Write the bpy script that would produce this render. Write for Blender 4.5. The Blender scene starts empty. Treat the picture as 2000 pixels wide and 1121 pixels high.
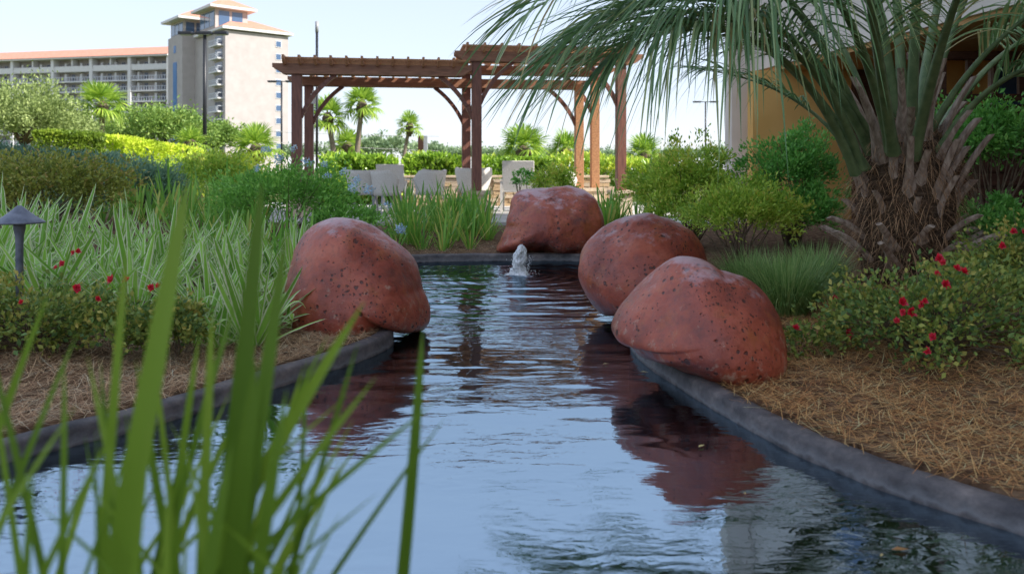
import bpy, math, random
import numpy as np
from mathutils import Vector, Matrix, Euler

scene = bpy.context.scene
col = scene.collection
R = math.radians

# ------------------------------------------------------------------ camera, sky, sun, exposure
cam_d = bpy.data.cameras.new('camera')
cam = bpy.data.objects.new('camera', cam_d); col.objects.link(cam); scene.camera = cam
cam.location = (0, 0, 1.0); cam.rotation_euler = (math.pi / 2, 0, 0)
cam_d.sensor_width = 36; cam_d.lens = 28.8; cam_d.shift_y = -0.115
cam_d.clip_start = 0.05; cam_d.clip_end = 5000
cam_d.dof.use_dof = True; cam_d.dof.focus_distance = 5.6; cam_d.dof.aperture_fstop = 3.3

SUN_AZ = math.atan2(0.955, -0.30); SUN_EL = R(40)
world = bpy.data.worlds.new('World'); scene.world = world; world.use_nodes = True
wn = world.node_tree.nodes
sky = wn.new('ShaderNodeTexSky'); sky.sky_type = 'NISHITA'; sky.sun_disc = False
sky.sun_elevation = SUN_EL; sky.sun_rotation = SUN_AZ
sky.air_density = 1.0; sky.dust_density = 0.5; sky.ozone_density = 5.0
gam = wn.new('ShaderNodeGamma'); gam.inputs[1].default_value = 0.30          # sky evened out; its raised upper part adds light to the shaded garden
tint = wn.new('ShaderNodeMix'); tint.data_type = 'RGBA'; tint.blend_type = 'MULTIPLY'; tint.inputs[0].default_value = 1; tint.inputs[7].default_value = (.97, .975, 1.05, 1)   # even blue tint added to the whole sky
world.node_tree.links.new(sky.outputs[0], gam.inputs[0]); world.node_tree.links.new(gam.outputs[0], tint.inputs[6]); world.node_tree.links.new(tint.outputs[2], wn['Background'].inputs[0])
wn['Background'].inputs[1].default_value = 0.18
sl = bpy.data.lights.new('sun', 'SUN'); sl.energy = 2.1; sl.angle = R(0.53); sl.color = (1.0, 0.94, 0.86)
so = bpy.data.objects.new('sun', sl); col.objects.link(so)
S = Vector((math.sin(SUN_AZ) * math.cos(SUN_EL), math.cos(SUN_AZ) * math.cos(SUN_EL), math.sin(SUN_EL)))
so.rotation_euler = S.to_track_quat('Z', 'Y').to_euler(); so.location = S * 60
vs = scene.view_settings
vs.view_transform = 'Standard'; vs.look = 'None'; vs.gamma = 1; vs.use_curve_mapping = False
vs.exposure = 1.93
scene.cycles.use_denoising = True
scene.cycles.max_bounces = 8; scene.cycles.transparent_max_bounces = 12
scene.cycles.caustics_reflective = False; scene.cycles.caustics_refractive = False

F = 1600.0
def P(px, py, d): return Vector(((px - 1000) / F * d, d, 1.0 + (330 - py) / F * d))
rng = np.random.default_rng(7); random.seed(7)

# ------------------------------------------------------------------ helpers
def tag(o, label=None, cat=None, group=None, kind=None):
    if label: o['label'] = label
    if cat: o['category'] = cat
    if group: o['group'] = group
    if kind: o['kind'] = kind
    return o
def thing(name, label, cat, loc=(0, 0, 0), rz=0, group=None):
    o = bpy.data.objects.new(name, None); col.objects.link(o); o.empty_display_size = .1
    o.location = loc; o.rotation_euler = (0, 0, rz)
    return tag(o, label, cat, group)
def link(name, me, parent=None, mat=None, kind=None):
    if mat is not None:
        me.materials.clear()
        for m in (mat if isinstance(mat, (list, tuple)) else [mat]): me.materials.append(m)
    o = bpy.data.objects.new(name, me); col.objects.link(o)
    if parent is not None: o.parent = parent
    if kind: o['kind'] = kind
    return o
def place(o, loc=None, rot=None, scale=None):
    if loc is not None: o.location = loc
    if rot is not None: o.rotation_euler = rot
    if scale is not None: o.scale = scale if hasattr(scale, '__len__') else (scale,) * 3
    return o

class MB:
    """small hand-made meshes"""
    def __init__(s): s.v = []; s.f = []; s.m = []
    def add(s, vs_, fs, mi=0):
        b = len(s.v); s.v += [tuple(q) for q in vs_]; s.f += [tuple(b + i for i in f) for f in fs]; s.m += [mi] * len(fs)
        return s
    def box(s, c, sz, rot=None, mi=0):
        x, y, z = [q / 2 for q in sz]
        vv = [Vector((a, b, d)) for a in (-x, x) for b in (-y, y) for d in (-z, z)]
        if rot is not None: vv = [rot @ q for q in vv]
        c = Vector(c)
        return s.add([q + c for q in vv], [(0, 1, 3, 2), (4, 6, 7, 5), (0, 4, 5, 1), (2, 3, 7, 6), (0, 2, 6, 4), (1, 5, 7, 3)], mi)
    def bar(s, p0, p1, w, h, up=(0, 0, 1), mi=0):
        p0 = Vector(p0); p1 = Vector(p1); d = (p1 - p0).normalized(); u = Vector(up)
        sd = d.cross(u).normalized(); u = sd.cross(d).normalized(); vv = []
        for p in (p0, p1):
            for a, b in ((-1, -1), (1, -1), (1, 1), (-1, 1)): vv.append(p + sd * (a * w / 2) + u * (b * h / 2))
        return s.add(vv, [(3, 2, 1, 0), (4, 5, 6, 7), (0, 1, 5, 4), (1, 2, 6, 5), (2, 3, 7, 6), (3, 0, 4, 7)], mi)
    def tube(s, pts, radii, n=8, cap=True, mi=0):
        pts = [Vector(p) for p in pts]; b = len(s.v); vv = []; fs = []
        if not hasattr(radii, '__len__'): radii = [radii] * len(pts)
        for i, p in enumerate(pts):
            t = (pts[min(i + 1, len(pts) - 1)] - pts[max(i - 1, 0)]).normalized()
            a = t.orthogonal() if abs(t.z) < .99 else Vector((1, 0, 0))
            if abs(t.z) < .999: a = t.cross(Vector((0, 0, 1)))
            a.normalize(); c = t.cross(a).normalized()
            for k in range(n):
                q = 2 * math.pi * k / n; vv.append(p + (a * math.cos(q) + c * math.sin(q)) * radii[i])
        for i in range(len(pts) - 1):
            for k in range(n):
                k2 = (k + 1) % n; fs.append((i * n + k, i * n + k2, (i + 1) * n + k2, (i + 1) * n + k))
        if cap: fs += [tuple(range(n - 1, -1, -1)), tuple((len(pts) - 1) * n + k for k in range(n))]
        return s.add(vv, fs, mi)
    def lathe(s, prof, n=20, c=(0, 0, 0), mi=0):
        vv = []; fs = []
        for r, z in prof:
            for k in range(n):
                q = 2 * math.pi * k / n; vv.append((c[0] + r * math.cos(q), c[1] + r * math.sin(q), c[2] + z))
        for i in range(len(prof) - 1):
            for k in range(n):
                k2 = (k + 1) % n; fs.append((i * n + k, i * n + k2, (i + 1) * n + k2, (i + 1) * n + k))
        return s.add(vv, fs, mi)
    def prism(s, poly, z0, z1, mi=0):
        n = len(poly); vv = [(x, y, z0) for x, y in poly] + [(x, y, z1) for x, y in poly]
        fs = [tuple(range(n - 1, -1, -1)), tuple(range(n, 2 * n))] + [(i, (i + 1) % n, n + (i + 1) % n, n + i) for i in range(n)]
        return s.add(vv, fs, mi)
    def mesh(s, name, smooth=False):
        me = bpy.data.meshes.new(name); me.from_pydata(s.v, [], s.f); me.update()
        if any(s.m): me.polygons.foreach_set('material_index', s.m)
        if smooth: me.polygons.foreach_set('use_smooth', [True] * len(s.f))
        return me
    def build(s, name, mat, parent=None, smooth=False, kind=None, bevel=0):
        o = link(name, s.mesh(name, smooth), parent, mat, kind)
        if bevel:
            b = o.modifiers.new('bevel', 'BEVEL'); b.width = bevel; b.segments = 2; b.limit_method = 'ANGLE'
        return o

def np_mesh(name, V, Fq, attrs=None, smooth=False):
    """V (N,3), Fq (M,k) with k = 3 or 4"""
    V = np.ascontiguousarray(V, dtype=np.float32); Fq = np.ascontiguousarray(Fq, dtype=np.int32); k = Fq.shape[1]
    me = bpy.data.meshes.new(name)
    me.vertices.add(len(V)); me.vertices.foreach_set('co', V.ravel())
    me.loops.add(Fq.size); me.loops.foreach_set('vertex_index', Fq.ravel())
    me.polygons.add(len(Fq)); me.polygons.foreach_set('loop_start', np.arange(0, Fq.size, k, dtype=np.int32))
    me.update(calc_edges=True)
    me.polygons.foreach_set('use_smooth', np.full(len(Fq), smooth, dtype=bool))
    for nm, a in (attrs or {}).items():
        at = me.attributes.new(nm, 'FLOAT', 'POINT'); at.data.foreach_set('value', np.ascontiguousarray(a, dtype=np.float32).ravel())
    me.validate(verbose=False)
    return me

class Q:
    """many small quads (leaves, needles) gathered into one mesh"""
    def __init__(s): s.v = []; s.r = []; s.s = []
    def add(s, quads, rnd, side=None):
        n = len(quads); s.v.append(quads.reshape(-1, 3)); s.r.append(np.repeat(rnd, 4))
        s.s.append(side.reshape(-1) if side is not None else np.zeros(n * 4)); return s
    def mesh(s, name):
        V = np.concatenate(s.v); n = len(V) // 4
        return np_mesh(name, V, np.arange(n * 4).reshape(n, 4), {'rnd': np.concatenate(s.r), 'side': np.concatenate(s.s)})
    def build(s, name, mat, parent=None, kind=None): return link(name, s.mesh(name), parent, mat, kind)

def unit(a): return a / np.maximum(np.linalg.norm(a, axis=-1, keepdims=True), 1e-9)
def rdir(n): return unit(rng.normal(size=(n, 3)))
def leaves(c, axis, nrm, L, W, fold=0.0):
    """rhombic leaf quads: c base (n,3), axis along the leaf, nrm its facing"""
    axis = unit(axis); sd = unit(np.cross(axis, nrm)); up = np.cross(sd, axis)
    L = np.asarray(L)[:, None]; W = np.asarray(W)[:, None]
    a = c; b = c + axis * L * .45 + sd * W * .5 + up * W * fold; t = c + axis * L; d = c + axis * L * .45 - sd * W * .5 + up * W * fold
    return np.stack([a, b, t, d], 1)
def strips(base, d0, L, W, droop, seg=6, out=None, tw=None, cols=2, tipw=.08, basew=.6, vfold=.15, maxw=.35):
    """n arching blades; returns quads (n*seg*cols,4,3), side, index of the blade of each quad"""
    n = len(base); t = np.linspace(0, 1, seg + 1)[None, :, None]; d0 = unit(d0)
    L = np.asarray(L)[:, None, None]; g = np.asarray(droop)[:, None, None]
    c = base[:, None, :] + d0[:, None, :] * L * t + np.array([0, 0, -1.])[None, None] * g * L * t ** 2.2
    hz = d0 * np.array([1, 1, 0.]) ; hz = np.where(np.linalg.norm(hz, axis=1, keepdims=True) < 1e-3, np.array([[1., 0, 0]]), hz); hz = unit(hz)
    sd = np.stack([-hz[:, 1], hz[:, 0], np.zeros(n)], 1)
    if tw is not None:
        d0p = np.cross(d0, sd); sd = sd * np.cos(tw)[:, None] + d0p * np.sin(tw)[:, None]
    tt = t[0, :, 0]
    prof = np.where(tt < maxw, basew + (1 - basew) * (tt / maxw), np.sqrt(np.maximum(0, 1 - ((tt - maxw) / (1 - maxw)) ** 1.8)) * (1 - tipw) + tipw * (1 - tt))
    w = np.asarray(W)[:, None] * prof[None] * .5
    tn = np.gradient(c, axis=1); tn = unit(tn); upv = np.cross(sd[:, None, :], tn)
    l = c + sd[:, None] * w[..., None] + upv * (w * vfold)[..., None]; r = c - sd[:, None] * w[..., None] + upv * (w * vfold)[..., None]
    if cols == 1:
        qd = np.stack([l[:, :-1], r[:, :-1], r[:, 1:], l[:, 1:]], 2).reshape(-1, 4, 3)
        s_ = np.tile(np.array([[-1, 1, 1, -1.]]), (len(qd), 1)); idx = np.repeat(np.arange(n), seg)
    else:
        q1 = np.stack([l[:, :-1], c[:, :-1], c[:, 1:], l[:, 1:]], 2); q2 = np.stack([c[:, :-1], r[:, :-1], r[:, 1:], c[:, 1:]], 2)
        qd = np.stack([q1, q2], 2).reshape(-1, 4, 3)
        s_ = np.tile(np.array([[-1, 0, 0, -1.], [0, 1, 1, 0.]]), (n * seg, 1)); idx = np.repeat(np.arange(n), seg * 2)
    return qd, s_, idx

def vnoise(p, seed=0):
    p = np.asarray(p, dtype=np.float64); i = np.floor(p).astype(np.int64); f = p - i; f = f * f * f * (f * (f * 6 - 15) + 10)
    def h(a):
        x = (a[..., 0] * 374761393 + a[..., 1] * 668265263 + a[..., 2] * 2147483647 + seed * 974634777) & 0xffffffff
        x = ((x ^ (x >> 13)) * 1274126177) & 0xffffffff; x = ((x ^ (x >> 16)) * 2246822519) & 0xffffffff
        return ((x ^ (x >> 15)) & 0xffff) / 65535.0
    o = 0
    for dx in (0, 1):
        for dy in (0, 1):
            for dz in (0, 1):
                w = (f[..., 0] if dx else 1 - f[..., 0]) * (f[..., 1] if dy else 1 - f[..., 1]) * (f[..., 2] if dz else 1 - f[..., 2])
                o = o + w * h(i + np.array([dx, dy, dz]))
    return o * 2 - 1
def fbm(p, seed=0, oct=3): return sum(vnoise(np.asarray(p) * 2 ** k, seed + k) * .5 ** k for k in range(oct))

# ------------------------------------------------------------------ materials
def nmat(name):
    m = bpy.data.materials.new(name); m.use_nodes = True; nt = m.node_tree
    return m, nt.nodes, nt.links, nt.nodes['Principled BSDF']
def ramp(nodes, stops):
    r = nodes.new('ShaderNodeValToRGB'); e = r.color_ramp.elements
    while len(e) < len(stops): e.new(.5)
    for el, (p, c) in zip(e, stops): el.position = p; el.color = (*c, 1) if len(c) == 3 else c
    return r
GAIN = 2.15
def leaf_mat(name, stops, trans=.3, rough=.45, spec=.35, edge=None, gain=1.0):
    m, n, l, b = nmat(name)
    at = n.new('ShaderNodeAttribute'); at.attribute_name = 'rnd'
    k = len(stops); r = ramp(n, [(i / (k - 1), tuple(min(.8, v * GAIN * gain) for v in c)) for i, c in enumerate(stops)]); l.new(at.outputs['Fac'], r.inputs[0]); out = r.outputs[0]
    if edge:
        a2 = n.new('ShaderNodeAttribute'); a2.attribute_name = 'side'
        ab = n.new('ShaderNodeMath'); ab.operation = 'ABSOLUTE'; l.new(a2.outputs['Fac'], ab.inputs[0])
        tx = n.new('ShaderNodeTexNoise'); tx.inputs['Scale'].default_value = 30
        ad = n.new('ShaderNodeMath'); ad.operation = 'MULTIPLY_ADD'; ad.inputs[1].default_value = .35; l.new(tx.outputs[0], ad.inputs[0]); l.new(ab.outputs[0], ad.inputs[2])
        er = ramp(n, [(.79, (0, 0, 0)), (.91, (1, 1, 1))]); l.new(ad.outputs[0], er.inputs[0])
        mx = n.new('ShaderNodeMix'); mx.data_type = 'RGBA'; l.new(er.outputs[0], mx.inputs[0]); l.new(out, mx.inputs[6]); mx.inputs[7].default_value = (*edge, 1); out = mx.outputs[2]
    l.new(out, b.inputs['Base Color']); b.inputs['Roughness'].default_value = rough; b.inputs['Specular IOR Level'].default_value = spec
    t = n.new('ShaderNodeBsdfTranslucent'); l.new(out, t.inputs[0])
    ms = n.new('ShaderNodeMixShader'); ms.inputs[0].default_value = trans
    l.new(b.outputs[0], ms.inputs[1]); l.new(t.outputs[0], ms.inputs[2]); l.new(ms.outputs[0], n['Material Output'].inputs[0])
    return m
def noise_mat(name, c1, c2, scale=8, rough=.7, bump=.2, bdist=.01, stretch=(1, 1, 1), c3=None, spec=.3, detail=6, rvar=0.0):
    m, n, l, b = nmat(name)
    tc = n.new('ShaderNodeTexCoord'); mp = n.new('ShaderNodeMapping'); mp.inputs['Scale'].default_value = stretch
    l.new(tc.outputs['Object'], mp.inputs[0])
    t = n.new('ShaderNodeTexNoise'); t.inputs['Scale'].default_value = scale; t.inputs['Detail'].default_value = detail; l.new(mp.outputs[0], t.inputs['Vector'])
    st = [(.32, c1), (.68, c2)] if c3 is None else [(.3, c1), (.5, c2), (.7, c3)]
    r = ramp(n, st); l.new(t.outputs[0], r.inputs[0]); l.new(r.outputs[0], b.inputs['Base Color'])
    b.inputs['Roughness'].default_value = rough; b.inputs['Specular IOR Level'].default_value = spec
    if bump:
        bp = n.new('ShaderNodeBump'); bp.inputs['Strength'].default_value = bump; bp.inputs['Distance'].default_value = bdist
        l.new(t.outputs[0], bp.inputs['Height']); l.new(bp.outputs[0], b.inputs['Normal'])
    return m
def flat_mat(name, c, rough=.6, metal=0.0, spec=.4): return noise_mat(name, tuple(q * .88 for q in c), tuple(min(1, q * 1.1) for q in c), 6, rough, 0, spec=spec)

M = {}
M['hotel_wall'] = noise_mat('hotel_stucco', (.43, .395, .38), (.49, .45, .435), .6, .9, .1)
M['hotel_back'] = noise_mat('hotel_balcony_wall', (.40, .37, .36), (.46, .43, .41), .6, .9, 0)
M['hotel_white'] = flat_mat('hotel_white_trim', (.74, .73, .72), .7)
M['hotel_blue'] = flat_mat('hotel_blue_panel', (.035, .17, .42), .4)
M['hotel_door'] = flat_mat('dark_door_glass', (.06, .07, .10), .15, spec=.6)
M['hotel_glass'] = flat_mat('blue_window_glass', (.07, .13, .24), .08, spec=.8)
M['roof_tile'] = noise_mat('terracotta_tile', (.50, .22, .15), (.60, .30, .22), 1.5, .85, .3, .1)
M['rail_glass'] = flat_mat('pale_railing', (.55, .58, .64), .4)
M['black_metal'] = flat_mat('black_metal_paint', (.02, .022, .028), .4)
M['grey_metal'] = flat_mat('grey_metal_paint', (.35, .36, .38), .4)
M['wood'] = noise_mat('stained_pergola_wood', (.145, .060, .044), (.24, .10, .068), 5, .5, .3, .004, (6, 6, 1), spec=.5)
M['wood_sunlit'] = noise_mat('sunlit_pergola_wood', (.34, .16, .075), (.52, .27, .13), 5, .55, .3, .004, (6, 6, 6), spec=.4)  # paler copy of the pergola wood, sunlight put into the colour
M['wood_beam'] = noise_mat('stained_beam_wood', (.20, .092, .052), (.34, .165, .095), 5, .5, .3, .004, (1, 6, 6), spec=.5)
M['deck_wood'] = noise_mat('dark_deck_wood', (.05, .022, .015), (.10, .045, .028), 8, .5, .3, .004, (1, 6, 6))
M['beige'] = noise_mat('beige_stucco', (.66, .60, .54), (.74, .68, .62), 2, .9, .25, .004)
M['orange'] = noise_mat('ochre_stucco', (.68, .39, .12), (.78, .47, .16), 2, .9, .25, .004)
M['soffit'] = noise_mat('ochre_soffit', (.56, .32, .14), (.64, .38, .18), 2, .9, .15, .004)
M['white_fabric'] = noise_mat('white_sling_fabric', (.62, .58, .52), (.72, .69, .64), 40, .8, .2, .002)
M['concrete'] = noise_mat('pale_concrete', (.42, .40, .37), (.54, .52, .48), 6, .9, .2, .004)
M['stone'] = noise_mat('tan_stacked_stone', (.42, .28, .15), (.60, .45, .28), 7, .9, .5, .01)
M['stone2'] = noise_mat('pale_stacked_stone', (.52, .40, .27), (.66, .54, .40), 7, .9, .5, .01)
M['bark'] = noise_mat('brown_bark', (.07, .05, .035), (.16, .12, .085), 14, .9, .6, .01, (3, 3, .6))
M['palm_bark'] = noise_mat('grey_palm_bark', (.16, .13, .10), (.28, .23, .18), 10, .9, .6, .02, (1, 1, 5))
M['twig'] = noise_mat('grey_brown_twig', (.10, .07, .045), (.20, .15, .10), 20, .9, .3, .002)

# foliage colours (linear)
M['lily'] = leaf_mat('variegated_lily_leaf', [(.065, .14, .02), (.11, .21, .03), (.16, .26, .05)], .3, .42, .4, edge=(.76, .80, .54), gain=1.25)
M['blade'] = leaf_mat('green_blade', [(.032, .066, .005), (.066, .120, .009), (.125, .185, .020)], .35, .4, .4, gain=1.25)
M['grassy'] = leaf_mat('daylily_leaf', [(.055, .13, .02), (.10, .20, .03), (.19, .24, .05), (.30, .25, .08)], .35, .45, gain=1.25)
M['fine_grass'] = leaf_mat('fine_grass_leaf', [(.05, .10, .03), (.10, .17, .05), (.18, .23, .09)], .3, .5, gain=1.25)
M['teal'] = leaf_mat('blue_green_foliage', [(.04, .08, .05), (.075, .13, .085), (.12, .17, .10)], .2, .5, gain=1.25)
M['hedge_shaded'] = leaf_mat('shaded_hedge_leaf', [(.05, .085, .010), (.10, .15, .015), (.20, .24, .03)], .35, .5)  # darker copy of the golden hedge leaf, building shadow put into the colour
M['hedge_gold'] = leaf_mat('golden_hedge_leaf', [(.16, .22, .02), (.30, .36, .03), (.46, .48, .06)], .4, .5)
M['broad'] = leaf_mat('glossy_hedge_leaf', [(.06, .12, .012), (.15, .24, .025), (.36, .42, .06)], .35, .3, .6)
M['bronze'] = leaf_mat('bronze_shrub_leaf', [(.04, .06, .012), (.09, .11, .02), (.15, .16, .03), (.20, .12, .05)], .25, .5, gain=1.25)
M['plumbago'] = leaf_mat('plumbago_leaf', [(.04, .10, .02), (.08, .18, .03), (.14, .25, .05)], .3, .5, gain=1.25)
M['juniper'] = leaf_mat('feathery_shrub_leaf', [(.05, .10, .012), (.11, .18, .02), (.21, .27, .04), (.28, .22, .05)], .3, .5, gain=1.25)
M['shrub'] = leaf_mat('green_shrub_leaf', [(.03, .09, .02), (.06, .16, .03), (.12, .24, .05)], .3, .45, gain=1.25)
M['rose'] = leaf_mat('rose_leaf', [(.025, .055, .018), (.06, .10, .025), (.13, .15, .03), (.25, .19, .05)], .25, .45, gain=1.25)
M['oak'] = leaf_mat('oak_leaf', [(.04, .085, .015), (.09, .15, .03), (.17, .22, .05)], .3, .5)
M['oak_pale'] = leaf_mat('pale_oak_leaf', [(.07, .10, .03), (.14, .18, .06), (.24, .28, .11)], .3, .5)
M['far'] = leaf_mat('far_tree_leaf', [(.07, .11, .06), (.12, .17, .09), (.18, .23, .12)], .3, .6)
M['fan'] = leaf_mat('fan_palm_leaf', [(.07, .13, .02), (.14, .22, .03), (.30, .36, .06)], .45, .4)
M['pindo'] = leaf_mat('palm_leaflet', [(.04, .085, .035), (.075, .14, .055), (.14, .20, .09), (.26, .20, .09)], .3, .36, .5, gain=1.15)
M['straw'] = leaf_mat('pine_straw', [(.12, .065, .035), (.26, .15, .08), (.40, .27, .15), (.52, .42, .30)], .1, .7, gain=.92)
M['straw_gold'] = leaf_mat('golden_pine_straw', [(.12, .048, .018), (.31, .135, .048), (.46, .24, .09), (.58, .38, .20)], .1, .7, gain=.92)
M['fibre'] = leaf_mat('palm_fibre', [(.05, .028, .015), (.13, .075, .04), (.24, .15, .085)], .1, .8, gain=1.25)
M['red'] = leaf_mat('red_petal', [(.45, .008, .02), (.62, .015, .035), (.75, .05, .08)], .3, .5)
M['bluef'] = leaf_mat('pale_blue_petal', [(.16, .24, .46), (.24, .33, .50), (.34, .40, .50)], .3, .6)

# ------------------------------------------------------------------ pond outline, ground, bed, kerb, water
CTRL = [(-1.74, 2.78), (-1.44, 3.15), (-1.21, 3.52), (-.99, 3.93), (-.80, 4.25), (-.70, 4.52), (-.69, 4.76), (-.78, 5.12), (-.98, 5.55), (-1.32, 6.05),
        (-1.62, 6.7), (-1.72, 7.5), (-1.55, 8.3), (-1.15, 8.72), (-.55, 8.86), (0, 8.9), (.6, 8.9), (1.1, 8.7), (1.42, 8.1), (1.42, 7.2), (1.2, 6.3), (.95, 5.5),
        (.74, 4.95), (.67, 4.45), (.73, 3.95), (.84, 3.4), (.95, 3.02), (1.09, 2.69), (1.23, 2.46), (1.42, 2.2), (1.52, 1.85), (1.35, 1.5), (.7, 1.32), (-.5, 1.28),
        (-1.5, 1.38), (-2.05, 1.75), (-2.08, 2.3)]
def catmull(pts, k=8):
    out = []; n = len(pts)
    for i in range(n):
        p0, p1, p2, p3 = [np.array(pts[(i + j - 1) % n]) for j in range(4)]
        for a in range(k):
            t = a / k; out.append(.5 * ((2 * p1) + (-p0 + p2) * t + (2 * p0 - 5 * p1 + 4 * p2 - p3) * t * t + (-p0 + 3 * p1 - 3 * p2 + p3) * t ** 3))
    return np.array(out)
OUT = catmull(CTRL, 7)
def sdf(x, y):
    """distance to the waterline, negative over the water"""
    x = np.atleast_1d(np.asarray(x, float)); y = np.atleast_1d(np.asarray(y, float)); shp = x.shape; p = np.stack([x.ravel(), y.ravel()], 1)
    best = np.full(len(p), 1e9); ins = np.zeros(len(p), bool); n = len(OUT)
    for i in range(n):
        a = OUT[i]; b = OUT[(i + 1) % n]; ab = b - a
        t = np.clip(((p - a) @ ab) / (ab @ ab), 0, 1); d = p - a - t[:, None] * ab
        best = np.minimum(best, (d * d).sum(1))
        cr = (a[1] > p[:, 1]) != (b[1] > p[:, 1])
        if cr.any(): ins ^= cr & (p[:, 0] < (b[0] - a[0]) * (p[:, 1] - a[1]) / (b[1] - a[1] + 1e-12) + a[0])
    r = np.sqrt(best); return np.where(ins, -r, r).reshape(shp)
def sstep(a, b, x): t = np.clip((x - a) / (b - a), 0, 1); return t * t * (3 - 2 * t)
def gh(x, y, s=None):
    x = np.atleast_1d(np.asarray(x, float)); y = np.atleast_1d(np.asarray(y, float))
    if s is None: s = sdf(x, y)
    land = .068 + .30 * sstep(.1, 4.5, s) * (1 - sstep(10.5, 13.0, y)) + .018 * fbm(np.stack([x * 3, y * 3, 0 * x], -1), 3) * (1 - sstep(10, 13, y))
    return np.where(s < .03, -.42, np.where(s < .085, -.42 + (land + .42) * sstep(.03, .085, s), land))
def g1(x, y): return float(gh(x, y)[0])

def axis(fine0, fine1, fs, mid0, mid1, ms, far):
    return np.unique(np.round(np.concatenate([-np.geomspace(abs(mid0) + 1, far, 22)[::-1], np.arange(mid0, fine0, ms), np.arange(fine0, fine1, fs), np.arange(fine1, mid1, ms), np.geomspace(mid1, far, 22)]), 4))
gx = axis(-2.7, 2.3, .042, -14, 14, .4, 3000); gy = axis(.9, 9.5, .05, -6, 26, .4, 3000)
GX, GY = np.meshgrid(gx, gy); Z = gh(GX.ravel(), GY.ravel()).reshape(GX.shape)
nx = len(gx); ny = len(gy); ii = np.arange(nx * ny).reshape(ny, nx)
Fq = np.stack([ii[:-1, :-1], ii[:-1, 1:], ii[1:, 1:], ii[1:, :-1]], -1).reshape(-1, 4)
m, n, l, b = nmat('garden_ground')
tc = n.new('ShaderNodeTexCoord')
t1 = n.new('ShaderNodeTexNoise'); t1.inputs['Scale'].default_value = 26; t1.inputs['Detail'].default_value = 8; l.new(tc.outputs['Object'], t1.inputs['Vector'])
t2 = n.new('ShaderNodeTexNoise'); t2.inputs['Scale'].default_value = 1.1; l.new(tc.outputs['Object'], t2.inputs['Vector'])
ra = ramp(n, [(.3, (.06, .035, .02)), (.55, (.17, .10, .06)), (.75, (.30, .20, .12))]); l.new(t1.outputs[0], ra.inputs[0])
rb = ramp(n, [(.35, (.05, .08, .02)), (.6, (.14, .15, .05))]); l.new(t1.outputs[0], rb.inputs[0])
sp = n.new('ShaderNodeSeparateXYZ'); l.new(tc.outputs['Object'], sp.inputs[0])
mr = n.new('ShaderNodeMapRange'); mr.inputs[1].default_value = 11; mr.inputs[2].default_value = 22; l.new(sp.outputs[1], mr.inputs[0])
mx = n.new('ShaderNodeMix'); mx.data_type = 'RGBA'; l.new(mr.outputs[0], mx.inputs[0]); l.new(ra.outputs[0], mx.inputs[6]); l.new(rb.outputs[0], mx.inputs[7]); l.new(mx.outputs[2], b.inputs['Base Color'])
b.inputs['Roughness'].default_value = .95; b.inputs['Specular IOR Level'].default_value = .1
bp = n.new('ShaderNodeBump'); bp.inputs['Strength'].default_value = .6; bp.inputs['Distance'].default_value = .02; l.new(t1.outputs[0], bp.inputs['Height']); l.new(bp.outputs[0], b.inputs['Normal'])
link('ground', np_mesh('ground', np.stack([GX, GY, Z], -1).reshape(-1, 3), Fq, smooth=True), None, m, 'structure')

# pond bed: a dark liner sheet inside the basin
bedm = noise_mat('pond_bed_silt', (.012, .022, .018), (.05, .065, .045), 3.5, .9, .5, .03, c3=(.11, .10, .06))
bx = np.arange(-2.3, 1.75, .09); by = np.arange(1.1, 9.2, .09); BX, BY = np.meshgrid(bx, by); BZ = -.30 + .035 * fbm(np.stack([BX * 2.5, BY * 2.5, 0 * BX], -1), 11)
jj = np.arange(BX.size).reshape(BX.shape); Fb = np.stack([jj[:-1, :-1], jj[:-1, 1:], jj[1:, 1:], jj[1:, :-1]], -1).reshape(-1, 4)
keep = sdf(BX, BY).ravel() < .07; Fb = Fb[keep[Fb].all(1)]
used, inv = np.unique(Fb, return_inverse=True)
link('pond_bed', np_mesh('pond_bed', np.stack([BX, BY, BZ], -1).reshape(-1, 3)[used], inv.reshape(-1, 4), smooth=True), None, bedm, 'structure')

# kerb: rolled dark lip swept along the outline
m, n, l, b = nmat('dark_kerb_coating')
tc = n.new('ShaderNodeTexCoord'); t1 = n.new('ShaderNodeTexNoise'); t1.inputs['Scale'].default_value = 7; t1.inputs['Detail'].default_value = 8; t1.inputs['Roughness'].default_value = .65; l.new(tc.outputs['Object'], t1.inputs['Vector'])
ra = ramp(n, [(.28, (.035, .034, .040)), (.5, (.11, .098, .10)), (.74, (.26, .22, .205))]); l.new(t1.outputs[0], ra.inputs[0])
sp = n.new('ShaderNodeSeparateXYZ'); l.new(tc.outputs['Object'], sp.inputs[0])      # pale lime scale dried on along the waterline
t3 = n.new('ShaderNodeTexNoise'); t3.inputs['Scale'].default_value = 22; t3.inputs['Detail'].default_value = 6; l.new(tc.outputs['Object'], t3.inputs['Vector'])
ma = n.new('ShaderNodeMath'); ma.operation = 'MULTIPLY_ADD'; ma.inputs[1].default_value = .05; l.new(t3.outputs[0], ma.inputs[0]); l.new(sp.outputs[2], ma.inputs[2])
rl = ramp(n, [(.025, (0, 0, 0)), (.04, (.5, .5, .5)), (.052, (.25, .25, .25)), (.075, (0, 0, 0))]); l.new(ma.outputs[0], rl.inputs[0])
mx = n.new('ShaderNodeMix'); mx.data_type = 'RGBA'; l.new(rl.outputs[0], mx.inputs[0]); l.new(ra.outputs[0], mx.inputs[6]); mx.inputs[7].default_value = (.30, .31, .33, 1); l.new(mx.outputs[2], b.inputs['Base Color'])
b.inputs['Roughness'].default_value = .62; b.inputs['Specular IOR Level'].default_value = .4
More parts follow.
